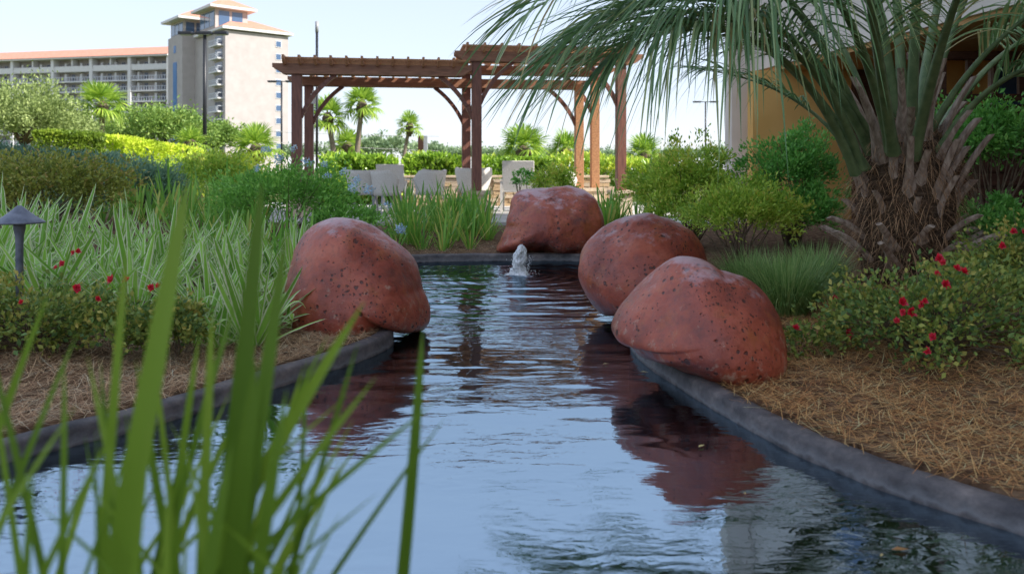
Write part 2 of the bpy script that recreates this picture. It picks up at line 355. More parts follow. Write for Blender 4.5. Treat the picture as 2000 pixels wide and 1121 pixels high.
bp = n.new('ShaderNodeBump'); bp.inputs['Strength'].default_value = .9; bp.inputs['Distance'].default_value = .012; l.new(t1.outputs[0], bp.inputs['Height']); l.new(bp.outputs[0], b.inputs['Normal'])
prof = [(-.012, -.30), (-.008, -.02), (-.006, .02), (-.003, .05), (.003, .066), (.014, .074), (.034, .078), (.058, .078), (.078, .072), (.088, .058), (.09, -.1)]
OK_ = catmull(CTRL, 10); nk = len(OK_); tan = unit(np.roll(OK_, -1, 0) - np.roll(OK_, 1, 0)); nrm = np.stack([-tan[:, 1], tan[:, 0]], 1)
if sdf(OK_[5, 0] + nrm[5, 0] * .05, OK_[5, 1] + nrm[5, 1] * .05)[0] < 0: nrm = -nrm
wob = vnoise(np.concatenate([OK_ * 1.7, np.zeros((nk, 1))], 1), 5) * .008 + vnoise(np.concatenate([OK_ * 5, np.zeros((nk, 1))], 1), 6) * .004
KV = np.array([[(*(OK_[i] + nrm[i] * (o + wob[i])), z + (wob[i] if z > .03 else 0)) for (o, z) in prof] for i in range(nk)])
ki = np.arange(nk * len(prof)).reshape(nk, len(prof)); k2 = np.roll(ki, -1, 0)
link('pond_kerb', np_mesh('pond_kerb', KV.reshape(-1, 3), np.stack([ki[:, :-1], k2[:, :-1], k2[:, 1:], ki[:, 1:]], -1).reshape(-1, 4), smooth=True), None, m, 'structure')

# water: real ripples, rings around the bubbling jet and calmer towards the near bank
FX, FY = .065, 7.75
wx = np.arange(-2.2, 1.68, .0155); wy = np.concatenate([np.arange(1.2, 5.2, .018), np.arange(5.2, 9.05, .0135)]); WX, WY = np.meshgrid(wx, wy)
rr = np.hypot(WX - FX, WY - FY); pp = np.stack([WX, WY, 0 * WX], -1)
warp = fbm(pp * 1.6, 21, 2)
H = .0022 * np.sin((rr + .035 * warp) * 2 * math.pi / .105) * np.exp(-rr / 1.1)
H += .0030 * np.sin((rr * 1.0 + .10 * warp + .02 * vnoise(pp * 4, 31)) * 2 * math.pi / .19) * np.exp(-rr / 2.4) * (.55 + .45 * vnoise(pp * .9, 32))
far_ = sstep(2.6, 5.6, WY)
H += (.0015 + .0058 * far_) * fbm(pp * np.array([2.2, 5.5, 1]), 41, 2) * (.35 + .65 * sstep(-.35, .5, vnoise(pp * .8, 44)))
H += .0024 * (1 - .5 * far_) * vnoise(pp * np.array([.9, 2.3, 1]) + .3 * warp[..., None], 45)
H += .0006 * (1 - far_) * vnoise(pp * np.array([6, 15, 1]), 48) * sstep(-.2, .5, vnoise(pp * np.array([.7, 1.6, 1]), 49))
H += .0016 * (1 - far_) * vnoise(pp * np.array([1.8, 5.2, 1]), 50)
H += .0010 * far_ * vnoise(pp * np.array([7, 16, 1]), 47)
H += .0045 * np.exp(-(rr / .16) ** 2) * vnoise(pp * 28, 51) + .002 * np.exp(-(rr / .34) ** 2) * vnoise(pp * 18, 52)
sw = sdf(WX[::4, ::4], WY[::4, ::4]); sw = np.repeat(np.repeat(sw, 4, 0), 4, 1)[:WX.shape[0], :WX.shape[1]]
jj = np.arange(WX.size).reshape(WX.shape); Fw = np.stack([jj[:-1, :-1], jj[:-1, 1:], jj[1:, 1:], jj[1:, :-1]], -1).reshape(-1, 4)
keep = sw.ravel() < .06; Fw = Fw[keep[Fw].all(1)]; used, inv = np.unique(Fw, return_inverse=True)
m, n, l, b = nmat('pond_water'); n.remove(b)
fr = n.new('ShaderNodeFresnel'); fr.inputs[0].default_value = 9.0
gl = n.new('ShaderNodeBsdfGlossy'); gl.inputs['Roughness'].default_value = .012; gl.inputs['Color'].default_value = (.66, .84, 1.0, 1)
tr = n.new('ShaderNodeBsdfTransparent'); tr.inputs[0].default_value = (.50, .60, .58, 1)
tc = n.new('ShaderNodeTexCoord'); mp = n.new('ShaderNodeMapping'); mp.inputs['Scale'].default_value = (9, 22, 1); l.new(tc.outputs['Object'], mp.inputs[0])
wt = n.new('ShaderNodeTexNoise'); wt.inputs['Scale'].default_value = 1.0; wt.inputs['Detail'].default_value = 3; wt.inputs['Distortion'].default_value = .6; l.new(mp.outputs[0], wt.inputs['Vector'])
wp = n.new('ShaderNodeTexNoise'); wp.inputs['Scale'].default_value = 1.3; l.new(tc.outputs['Object'], wp.inputs['Vector'])
wr = n.new('ShaderNodeMapRange'); wr.inputs[1].default_value = .38; wr.inputs[2].default_value = .65; wr.inputs[3].default_value = .12; l.new(wp.outputs[0], wr.inputs[0])
wb = n.new('ShaderNodeBump'); wb.inputs['Distance'].default_value = .0034; l.new(wr.outputs[0], wb.inputs['Strength']); l.new(wt.outputs[0], wb.inputs['Height']); l.new(wb.outputs[0], gl.inputs['Normal'])
ms = n.new('ShaderNodeMixShader'); l.new(fr.outputs[0], ms.inputs[0]); l.new(tr.outputs[0], ms.inputs[1]); l.new(gl.outputs[0], ms.inputs[2]); l.new(ms.outputs[0], n['Material Output'].inputs[0])
link('pond_water', np_mesh('pond_water', np.stack([WX, WY, H], -1).reshape(-1, 3)[used], inv.reshape(-1, 4), smooth=True), None, m, 'structure')

# ------------------------------------------------------------------ boulders
m, n, l, b = nmat('red_volcanic_boulder')
tc = n.new('ShaderNodeTexCoord')
def tnoise(scale, detail=6, rough=.55, off=0):
    t = n.new('ShaderNodeTexNoise'); t.inputs['Scale'].default_value = scale; t.inputs['Detail'].default_value = detail; t.inputs['Roughness'].default_value = rough
    if off:
        mp = n.new('ShaderNodeMapping'); mp.inputs['Location'].default_value = (off, off * 2, off * 3); l.new(tc.outputs['Object'], mp.inputs[0]); l.new(mp.outputs[0], t.inputs['Vector'])
    else: l.new(tc.outputs['Object'], t.inputs['Vector'])
    return t
def mixc(fac, a, bcol):
    x = n.new('ShaderNodeMix'); x.data_type = 'RGBA'; l.new(fac, x.inputs[0]); l.new(a, x.inputs[6]); x.inputs[7].default_value = (*bcol, 1); return x.outputs[2]
big = tnoise(3.6, 7, .62); cr = ramp(n, [(.30, (.13, .030, .024)), (.44, (.32, .060, .034)), (.56, (.45, .092, .048)), (.70, (.56, .150, .080))]); l.new(big.outputs[0], cr.inputs[0]); c = cr.outputs[0]
pat = tnoise(6, 8, .7, 4); pr = ramp(n, [(.52, (0, 0, 0)), (.70, (.8, .8, .8))]); l.new(pat.outputs[0], pr.inputs[0]); c = mixc(pr.outputs[0], c, (.47, .135, .035))
pal = tnoise(11, 10, .8, 9); sp = n.new('ShaderNodeSeparateXYZ'); l.new(tc.outputs['Object'], sp.inputs[0])     # lime bloom, densest near the foot
mrg = n.new('ShaderNodeMapRange'); mrg.inputs[1].default_value = .42; mrg.inputs[2].default_value = .0; mrg.inputs[3].default_value = -.015; mrg.inputs[4].default_value = .10; l.new(sp.outputs[2], mrg.inputs[0])
ad = n.new('ShaderNodeMath'); l.new(pal.outputs[0], ad.inputs[0]); l.new(mrg.outputs[0], ad.inputs[1])
pr2 = ramp(n, [(.60, (0, 0, 0)), (.69, (.85, .85, .85))]); l.new(ad.outputs[0], pr2.inputs[0]); c = mixc(pr2.outputs[0], c, (.52, .36, .27))
def pits(scale, thr, off):
    mp = n.new('ShaderNodeMapping'); mp.inputs['Location'].default_value = (off, off, off); l.new(tc.outputs['Object'], mp.inputs[0])
    wv = n.new('ShaderNodeTexNoise'); wv.inputs['Scale'].default_value = 30; l.new(mp.outputs[0], wv.inputs['Vector'])
    sc = n.new('ShaderNodeVectorMath'); sc.operation = 'MULTIPLY_ADD'; sc.inputs[1].default_value = (.02, .02, .02); l.new(wv.outputs['Color'], sc.inputs[0]); l.new(mp.outputs[0], sc.inputs[2])
    v = n.new('ShaderNodeTexVoronoi'); v.inputs['Scale'].default_value = scale; l.new(sc.outputs[0], v.inputs['Vector'])
    rs = n.new('ShaderNodeSeparateColor'); l.new(v.outputs['Color'], rs.inputs[0])
    sz = n.new('ShaderNodeMath'); sz.operation = 'MULTIPLY'; sz.inputs[1].default_value = thr; l.new(rs.outputs[0], sz.inputs[0])
    den = tnoise(3, 2, .5, off + 3); dr = ramp(n, [(.4, (0, 0, 0)), (.6, (1, 1, 1))]); l.new(den.outputs[0], dr.inputs[0])
    sz2 = n.new('ShaderNodeMath'); sz2.operation = 'MULTIPLY'; l.new(sz.outputs[0], sz2.inputs[0]); l.new(dr.outputs[0], sz2.inputs[1])
    sb = n.new('ShaderNodeMath'); sb.operation = 'SUBTRACT'; l.new(sz2.outputs[0], sb.inputs[0]); l.new(v.outputs['Distance'], sb.inputs[1])
    mr_ = n.new('ShaderNodeMapRange'); mr_.inputs[1].default_value = 0; mr_.inputs[2].default_value = .06; l.new(sb.outputs[0], mr_.inputs[0]); return mr_.outputs[0]
p1 = pits(16, .33, 1.3); p2a = pits(31, .40, 5.1); p3 = pits(55, .38, 8.7); pq = n.new('ShaderNodeMath'); pq.operation = 'MAXIMUM'; l.new(p2a, pq.inputs[0]); l.new(p3, pq.inputs[1]); p2 = pq.outputs[0]; pm = n.new('ShaderNodeMath'); pm.operation = 'MAXIMUM'; l.new(p1, pm.inputs[0]); l.new(p2, pm.inputs[1])
pf = n.new('ShaderNodeMath'); pf.operation = 'MULTIPLY'; pf.inputs[1].default_value = .8; l.new(pm.outputs[0], pf.inputs[0])
c = mixc(pf.outputs[0], c, (.035, .012, .010))
mot = tnoise(28, 10, .75, 6); mo = ramp(n, [(.34, (.60, .54, .52)), (.5, (.95, .94, .94)), (.64, (1.0, 1.0, 1.0))]); l.new(mot.outputs[0], mo.inputs[0])
mm = n.new('ShaderNodeMix'); mm.data_type = 'RGBA'; mm.blend_type = 'MULTIPLY'; mm.inputs[0].default_value = 1; l.new(c, mm.inputs[6]); l.new(mo.outputs[0], mm.inputs[7]); c = mm.outputs[2]
ge = n.new('ShaderNodeNewGeometry'); sn = n.new('ShaderNodeSeparateXYZ'); l.new(ge.outputs['Normal'], sn.inputs[0])      # bluish sky sheen put into the colour of upward faces
sheen = tnoise(5, 9, .75, 12); dm = n.new('ShaderNodeMath'); dm.operation = 'MULTIPLY_ADD'; dm.inputs[1].default_value = 1.3; l.new(sheen.outputs[0], dm.inputs[0]); l.new(sn.outputs[2], dm.inputs[2])
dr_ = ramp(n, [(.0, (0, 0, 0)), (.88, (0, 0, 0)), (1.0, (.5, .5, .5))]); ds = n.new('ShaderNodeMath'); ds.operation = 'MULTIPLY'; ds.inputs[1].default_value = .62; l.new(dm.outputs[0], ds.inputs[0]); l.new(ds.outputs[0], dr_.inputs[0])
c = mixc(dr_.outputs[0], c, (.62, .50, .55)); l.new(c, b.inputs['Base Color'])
fine = tnoise(45, 8, .7, 2); h1 = n.new('ShaderNodeMath'); h1.operation = 'MULTIPLY_ADD'; h1.inputs[1].default_value = .35; l.new(fine.outputs[0], h1.inputs[0]); l.new(big.outputs[0], h1.inputs[2])
h2 = n.new('ShaderNodeMath'); h2.operation = 'SUBTRACT'; l.new(h1.outputs[0], h2.inputs[0]); l.new(pm.outputs[0], h2.inputs[1])
bp = n.new('ShaderNodeBump'); bp.inputs['Strength'].default_value = .7; bp.inputs['Distance'].default_value = .011; l.new(h2.outputs[0], bp.inputs['Height']); l.new(bp.outputs[0], b.inputs['Normal'])
rgh = n.new('ShaderNodeMapRange'); rgh.inputs[1].default_value = .35; rgh.inputs[2].default_value = .65; rgh.inputs[3].default_value = .36; rgh.inputs[4].default_value = .62; l.new(mot.outputs[0], rgh.inputs[0]); l.new(rgh.outputs[0], b.inputs['Roughness']); b.inputs['Specular IOR Level'].default_value = .75
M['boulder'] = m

def boulder(label, outline, d, depth, seed, amp=.022, facets=(), yaw_lean=0.0, tilt=0.0, bulge=1.0):
    """body inflated round an outline standing at distance d, with its own depth, flattened facets and lumps"""
    o3 = np.array([P(px, py, d) for px, py in outline])
    x, z = o3[:, 0], o3[:, 2]; cx, cz = (x.min() + x.max()) / 2, (z.min() + z.max()) / 2 * .96
    ang = np.arctan2(z - cz, x - cx); rad = np.hypot(x - cx, z - cz); k = np.argsort(ang); ang = ang[k]; rad = rad[k]
    nt, nf = 260, 140; th = np.linspace(-math.pi, math.pi, nt, endpoint=False)
    ra_ = np.interp(th, np.concatenate([ang - 2 * math.pi, ang, ang + 2 * math.pi]), np.tile(rad, 3))
    ker = np.exp(-np.linspace(-3, 3, 9) ** 2); ker /= ker.sum(); ra_ = np.convolve(np.concatenate([ra_[-4:], ra_, ra_[:4]]), ker, 'valid')
    mean = ra_.mean(); ph = np.linspace(0.0, math.pi, nf)
    sp_ = np.sin(ph) ** .82; cp_ = np.sign(np.cos(ph)) * np.abs(np.cos(ph)) ** .9
    blend = np.sin(ph)[:, None] ** .7                                   # towards the poles the section rounds off
    RR = sp_[:, None] * (ra_[None] * blend + mean * (1 - blend))
    X = RR * np.cos(th)[None]; Zz = RR * np.sin(th)[None]; Y = -depth * cp_[:, None] * np.ones((1, nt))
    Y = Y * (1 - .25 * np.clip(Zz / mean, -1, 1) * bulge)                # deeper at the foot than at the crown
    X = X + yaw_lean * Y; Zz = Zz + tilt * Y * 0
    V = np.stack([X, Y, Zz], -1).reshape(-1, 3)
    for (nx_, ny_, nz_, off, soft) in facets:                             # soft flattened faces
        nn = unit(np.array([nx_, ny_, nz_], float)); e = V @ nn - off
        over = soft * np.log1p(np.exp(np.clip(e / soft, -40, 40))); V = V - nn[None] * (over * .8)[:, None]
    nr = unit(V / np.array([1, 1, 1.]))
    q = V + np.array([seed * 3.1, seed * 1.7, 0])
    rid = 1 - np.abs(fbm(q * np.array([2.6, 2.6, 1.5]), seed + 9, 2)) * 2
    V = V + nr * (amp * 1.1 * fbm(q * 2.6, seed, 2) + amp * .40 * rid + amp * .16 * fbm(q * 9, seed + 5, 3))[:, None]
    # keep the outline's scale after the lumps
    i_ = np.arange(nf * nt).reshape(nf, nt); i2 = np.roll(i_, -1, 1)
    Fq_ = np.stack([i_[:-1], i2[:-1], i2[1:], i_[1:]], -1).reshape(-1, 4)
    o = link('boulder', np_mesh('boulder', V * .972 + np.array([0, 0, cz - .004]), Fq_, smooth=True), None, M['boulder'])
    o.location = (cx, d, 0)
    return tag(o, label, 'boulder', 'red boulders around the pond')
def zo(pts, ox, oy, s): return [(ox + a / s, oy + c / s) for a, c in pts]
B1 = zo([(235, 340), (260, 300), (330, 250), (420, 212), (510, 198), (600, 205), (680, 235), (760, 285), (840, 350), (900, 400), (950, 450), (985, 530), (1005, 600), (1020, 680), (1050, 740), (1072, 810),
         (1066, 890), (1035, 940), (970, 950), (905, 925), (858, 885), (825, 905), (790, 985), (640, 1040), (500, 1050), (380, 1040), (250, 1010), (180, 920), (165, 700), (190, 480)], 500, 350, 3.2)
B2 = zo([(35, 355), (60, 320), (90, 240), (115, 150), (130, 110), (160, 80), (210, 60), (280, 50), (350, 50), (420, 60), (480, 80), (520, 105), (548, 150), (570, 200), (575, 270), (550, 340), (470, 378), (400, 376), (340, 376), (270, 352), (180, 358), (100, 368), (50, 368)], 950, 340, 2.437)
B3 = zo([(442, 480), (445, 420), (460, 340), (490, 280), (540, 220), (600, 185), (660, 172), (740, 175), (820, 200), (900, 230), (980, 270), (1040, 330), (1072, 390), (1090, 460), (1085, 560), (1020, 640), (900, 690), (760, 690), (600, 683), (540, 668), (490, 612), (460, 545)], 950, 340, 2.437)
B4 = zo([(600, 720), (615, 680), (680, 590), (760, 500), (830, 430), (880, 400), (930, 392), (1000, 398), (1060, 415), (1110, 450), (1180, 475), (1250, 505), (1320, 560), (1360, 630), (1385, 720), (1405, 820), (1414, 890), (1390, 950), (1300, 1000), (1180, 1000), (1050, 965), (950, 920), (850, 878), (740, 846), (700, 792), (630, 778), (605, 750)], 950, 340, 2.437)
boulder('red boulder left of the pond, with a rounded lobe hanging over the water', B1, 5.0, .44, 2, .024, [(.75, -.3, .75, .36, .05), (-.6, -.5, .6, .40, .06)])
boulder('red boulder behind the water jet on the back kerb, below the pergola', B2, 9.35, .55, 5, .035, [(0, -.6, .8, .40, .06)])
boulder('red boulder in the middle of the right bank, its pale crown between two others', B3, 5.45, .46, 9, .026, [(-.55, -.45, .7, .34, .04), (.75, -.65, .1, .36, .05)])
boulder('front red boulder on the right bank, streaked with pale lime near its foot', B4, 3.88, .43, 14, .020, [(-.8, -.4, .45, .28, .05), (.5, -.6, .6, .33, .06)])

# ------------------------------------------------------------------ water jet
m, n, l, b = nmat('foaming_water'); b.inputs['Base Color'].default_value = (.95, .97, 1, 1); b.inputs['Roughness'].default_value = .35; b.inputs['Transmission Weight'].default_value = .0; b.inputs['Subsurface Weight'].default_value = .3; b.inputs['Subsurface Radius'].default_value = (.03, .03, .03); b.inputs['IOR'].default_value = 1.33
tc = n.new('ShaderNodeTexCoord'); mp = n.new('ShaderNodeMapping'); mp.inputs['Scale'].default_value = (60, 60, 22); l.new(tc.outputs['Object'], mp.inputs[0])
t1 = n.new('ShaderNodeTexNoise'); t1.inputs['Scale'].default_value = 1; t1.inputs['Detail'].default_value = 4; l.new(mp.outputs[0], t1.inputs['Vector'])
ra = ramp(n, [(.36, (.6, .6, .6)), (.48, (1, 1, 1))]); l.new(t1.outputs[0], ra.inputs[0]); l.new(ra.outputs[0], b.inputs['Alpha'])      # clear water between the foam
bp = n.new('ShaderNodeBump'); bp.inputs['Strength'].default_value = .8; bp.inputs['Distance'].default_value = .008; l.new(t1.outputs[0], bp.inputs['Height']); l.new(bp.outputs[0], b.inputs['Normal'])
M['foam'] = m
jet = thing('water_jet', 'low white bubbling water jet rising from the pond', 'fountain', (FX, FY, 0))
prof_z = np.linspace(-.02, 1, 30); V = []; fs = []; NT = 28
for i, t in enumerate(prof_z):
    r0 = float(np.interp(t, [-.02, 0, .08, .3, .6, .8, .93, 1.0], [.11, .10, .062, .050, .052, .046, .026, .006]))
    cxo = -.015 * math.cos(t * 2.4) + .012
    for k in range(NT):
        a = 2 * math.pi * k / NT; q = np.array([[math.cos(a) * 2.2, math.sin(a) * 2.2, t * 7.5]])
        rr_ = max(.002, r0 * (1 + .45 * float(fbm(q, 77, 3)[0])))
        V.append((cxo + rr_ * math.cos(a), rr_ * math.sin(a) * .9, t * .285 + .012 * float(vnoise(q * 2, 78)[0])))
for i in range(29):
    for k in range(NT): fs.append((i * NT + k, i * NT + (k + 1) % NT, (i + 1) * NT + (k + 1) % NT, (i + 1) * NT + k))
MB().add(V, fs + [tuple(29 * NT + k for k in range(NT))]).build('water_column', M['foam'], jet, True)
dr = MB(); oc = [(1, 0, 0), (-1, 0, 0), (0, 1, 0), (0, -1, 0), (0, 0, 1), (0, 0, -1)]; of = [(0, 2, 4), (2, 1, 4), (1, 3, 4), (3, 0, 4), (2, 0, 5), (1, 2, 5), (3, 1, 5), (0, 3, 5)]
for i in range(420):
    a = random.uniform(0, 6.283); hgt = random.uniform(.0, .27) ** 1.3; rad = abs(random.gauss(.055, .03)) + (.14 * random.random() if hgt < .04 else 0); s_ = random.uniform(.0015, .0055)
    cc = Vector((rad * math.cos(a) + .012 + (.03 if random.random() < .4 and hgt > .05 else 0), rad * math.sin(a), hgt)); dr.add([cc + Vector(q) * s_ for q in oc], of)
dr.build('droplets', M['foam'], jet, True, 'stuff')

# ------------------------------------------------------------------ resort building on the right (its tall upper block shades the garden)
rb_ = thing('resort_building', 'beige and ochre resort building with deep soffit and timber deck, behind the palm', 'building')
A = (3.80, 13.0); Bc = (8.55, -15.0); Cc = (22.0, -15.0); Dc = (17.5, 10.6); SZ = 2.54; TOP = 21.0
MB().prism([A, Bc, Cc, Dc], SZ, TOP).build('upper_wall', M['beige'], rb_)
ins = lambda p, q: (p[0] + q[0], p[1] + q[1])
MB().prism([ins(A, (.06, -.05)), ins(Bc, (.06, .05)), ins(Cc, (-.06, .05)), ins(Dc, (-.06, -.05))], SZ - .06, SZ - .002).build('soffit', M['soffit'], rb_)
MB().box((3.63, 13.12, TOP / 2), (.33, .42, TOP)).build('corner_pillar', M['beige'], rb_)
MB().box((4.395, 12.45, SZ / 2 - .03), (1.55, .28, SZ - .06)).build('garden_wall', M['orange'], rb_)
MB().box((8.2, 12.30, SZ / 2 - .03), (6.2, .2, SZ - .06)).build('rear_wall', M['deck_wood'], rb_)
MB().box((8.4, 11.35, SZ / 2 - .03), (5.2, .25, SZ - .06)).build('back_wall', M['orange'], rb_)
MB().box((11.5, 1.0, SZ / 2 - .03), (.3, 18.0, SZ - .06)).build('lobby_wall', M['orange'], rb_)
# window in the deck's back wall
wf = MB()
for cx_, sx_, cz_, sz_ in ((6.55, .06, 1.95, 1.0), (7.55, .06, 1.95, 1.0), (7.05, 1.06, 2.43, .06), (7.05, 1.06, 1.47, .06)): wf.box((cx_, 11.19, cz_), (sx_, .07, sz_))
wo = wf.build('window', M['hotel_white'], rb_); MB().box((7.05, 11.205, 1.95), (.94, .02, .90)).build('pane', M['hotel_glass'], wo)
# upper-floor windows along the long facade
wdir = Vector((Bc[0] - A[0], Bc[1] - A[1], 0)).normalized(); wnor = Vector((wdir.y, -wdir.x, 0)); wnor = wnor if wnor.x < 0 else -wnor
wrot = Matrix((( wdir.x, wnor.x, 0), (wdir.y, wnor.y, 0), (0, 0, 1))).to_4x4().to_3x3()
wfm = MB()
for cx_, sx_, cz_, sz_ in ((-.42, .06, 0, .90), (.42, .06, 0, .90), (0, .78, .42, .06), (0, .78, -.42, .06)): wfm.box((cx_, 0, cz_), (sx_, .07, sz_))
wme = wfm.mesh('upper_window'); wme.materials.append(M['hotel_white']); pme = MB().box((0, 0, 0), (.80, .02, .80)).mesh('upper_pane'); pme.materials.append(M['hotel_glass'])
for fl in range(5):
    for k in range(6):
        c0 = Vector((A[0], A[1], 0)) + wdir * (2.9 + 4.0 * k) + wnor * .03; c0.z = 3.75 + fl * 3.1
        w_ = link('window', wme, rb_); w_.location = c0; w_.rotation_euler = wrot.to_euler()
        p_ = link('pane', pme, w_); p_.location = (0, -.01, 0)
# timber deck with railing and boarded skirt
DY = 9.2
MB().box((6.6, 10.3, 1.60), (4.2, 2.0, .10)).build('deck_floor', M['deck_wood'], rb_)
MB().box((6.55, DY, 2.27), (4.2, .10, .09)).build('top_rail', M['deck_wood'], rb_, bevel=.01)
MB().box((6.55, DY, 1.80), (4.2, .08, .08)).build('bottom_rail', M['deck_wood'], rb_, bevel=.01)
bme = MB().box((0, 0, 0), (.055, .05, .40)).mesh('baluster'); bme.materials.append(M['deck_wood'])
for k in range(14): place(link('baluster', bme, rb_), (4.55 + .29 * k, DY, 2.03))
skm = MB().box((0, 0, 0), (4.2, .03, .135)).mesh('skirt_board'); skm.materials.append(M['deck_wood'])
for k in range(10): place(link('skirt_board', skm, rb_), (6.55, DY + .01 * math.sin(k * 2.3), .26 + .155 * k))
MB().box((6.6, DY + .25, .80), (4.1, .05, 1.5)).build('skirt_backing', M['deck_wood'], rb_)
for k in range(3): MB().box((4.5 + 2.0 * k, DY + .12, .85), (.14, .14, 1.5)).build('deck_post', M['deck_wood'], rb_)

# ------------------------------------------------------------------ patio: paving, low stone wall
MB().prism([(-6.4, 13.6), (3.3, 13.5), (3.4, 21.5), (-6.4, 21.5)], .0, .125).build('patio_paving', M['concrete'], None, kind='structure')
sw_ = thing('stone_wall', 'low tan stacked stone wall behind the patio chairs', 'wall', (0, 19.6, .12))
stones = []
for v in range(4):
    sm = MB(); w2 = random.uniform(.9, 1.1); sm.box((0, 0, 0), (1, 1, 1)); stones.append(sm.mesh('stone'))
    for q in stones[-1].vertices: q.co += Vector((random.uniform(-.05, .05), random.uniform(-.06, .02), random.uniform(-.06, .06)))
    stones[-1].materials.append(M['stone'] if v % 2 else M['stone2'])
for r_ in range(7):
    x = -2.6 + random.random() * .2
    while x < 2.2:
        w2 = random.uniform(.18, .42); place(link('stone', stones[random.randrange(4)], sw_), (x + w2 / 2, random.uniform(-.02, .02), .05 + r_ * .092), None, (w2 - .012, .30, .084)); x += w2
MB().box((-.2, .05, .325), (4.9, .2, .64)).build('wall_core', M['stone'], sw_)
MB().box((-.2, 0, .70), (5.0, .38, .06)).build('wall_cap', M['stone2'], sw_, bevel=.012)

# ------------------------------------------------------------------ pergola
pg = thing('pergola', 'brown timber pergola with curved braces, lower left bay and taller right bay', 'pergola', (P(580, 330, 15.0).x, 15.0, .12), R(8))
D2 = 2.1; PW = .18; FLR = .0; zl = 2.73 - .12; zt = 3.02 - .12          # local heights above the patio
UC = 3.30; UR = 6.10
def post(u, v, top, z0=.47):
    o = MB().box((u, v, (z0 + top) / 2), (PW, PW, top - z0)).build('post', M['wood_sunlit'] if v > 1 and u > 4 else M['wood'], pg, bevel=.008)  # back right posts take the paler wood, their sunlight painted in
    pl = MB().box((u, v, .20), (.36, .36, .40)).box((u, v, .435), (.44, .44, .07)).build('plinth', M['stone2'], o)
    return o
for u, v, tp in ((0, 0, zl + .1), (0, D2, zl + .1), (UC, 0, zt + .1), (UC - .02, D2, zt + .1), (UR, 0, zt + .1), (UR, D2, zt + .1), (UR - .38, D2 - .12, zl + .1)): post(u, v, tp)
def beam(name, u0, u1, v, z0, h, th=.05):
    """one beam with scalloped tail at each end"""
    mb = MB(); e = .16; sec = [(u0, z0 + h), (u0, z0 + h * .62), (u0 + e * .45, z0 + h * .42), (u0 + e, z0 + h * .08), (u0 + e * 1.3, z0), (u1 - e * 1.3, z0), (u1 - e, z0 + h * .08), (u1 - e * .45, z0 + h * .42), (u1, z0 + h * .62), (u1, z0 + h)]
    k = len(sec); mb.add([(a, v - th / 2, c_) for a, c_ in sec] + [(a, v + th / 2, c_) for a, c_ in sec], [tuple(range(k)), tuple(range(2 * k - 1, k - 1, -1))] + [(i, k + i, k + (i + 1) % k, (i + 1) % k) for i in range(k)])
    return mb.build(name, M['wood_beam'], pg)
for s_ in (-1, 1):
    beam('beam', -.42, UC - PW / 2 - .004, s_ * (PW / 2 + .028), zl, .185); beam('beam', -.42, UR - .2, D2 + s_ * (PW / 2 + .028), zl, .185)
    beam('beam', UC - .42, UR + .42, s_ * (PW / 2 + .028), zt, .185); beam('beam', UC - .42, UR + .42, D2 + s_ * (PW / 2 + .028), zt, .185)
def rafter(u, z0, v0, v1, h=.15, th=.042):
    mb = MB(); e = .14; sec = [(v0, z0 + h), (v0, z0 + h * .55), (v0 + e, z0), (v1 - e, z0), (v1, z0 + h * .55), (v1, z0 + h)]; k = 6
    mb.add([(u - th / 2, a, c_) for a, c_ in sec] + [(u + th / 2, a, c_) for a, c_ in sec], [tuple(range(k - 1, -1, -1)), tuple(range(k, 2 * k))] + [(i, (i + 1) % k, k + (i + 1) % k, k + i) for i in range(k)])
    mb.build('rafter', M['wood_sunlit'], pg)
for i in range(12): rafter(-.20 + .277 * i, zl + .187 - .03, -.42, D2 + .42)
for i in range(11): rafter(UC - .2 + .32 * i, zt + .187 - .03, -.42, D2 + .42)
for i in range(13):
    v = -.22 + .205 * i
    MB().box((UC / 2 - .19, v, zl + .272), (UC + .10, .05, .036)).build('lath', M['wood_sunlit'], pg)
    MB().box(((UC + UR) / 2, v, zt + .272), (UR - UC + .56, .05, .036)).build('lath', M['wood_sunlit'], pg)
def brace(u, v, sg, top, L=.62, drop=.78):
    pts = []
    for t in np.linspace(0, 1, 9):
        bx_ = (1 - t) ** 2 * 0 + 2 * t * (1 - t) * .20 + t * t * L; bz = (1 - t) ** 2 * (-drop) + 2 * t * (1 - t) * (-.30) + t * t * 0
        pts.append((u + sg * (PW / 2 + bx_ - .02), v, top + bz))
    mb = MB()
    for a, c_ in zip(pts[:-1], pts[1:]):
        dv = (Vector(c_) - Vector(a)) * .06; mb.bar(Vector(a) - dv, Vector(c_) + dv, .075, .085, (0, 1, 0))
    mb.build('brace', M['wood'], pg)
for u, sg, tp in ((0, 1, zl), (UC, -1, zl)):
    for v in (0, D2): brace(u, v, sg, tp)
for v in (0, D2): brace(UC, v, 1, zt); brace(UR, v, -1, zt)
brace(UR - .38, D2 - .12, -1, zl)
MB().box((.10, D2 - .16, zl - .28), (.09, .12, .20)).box((.10, D2 - .12, zl - .14), (.04, .04, .08)).build('speaker_box', M['hotel_white'], pg)

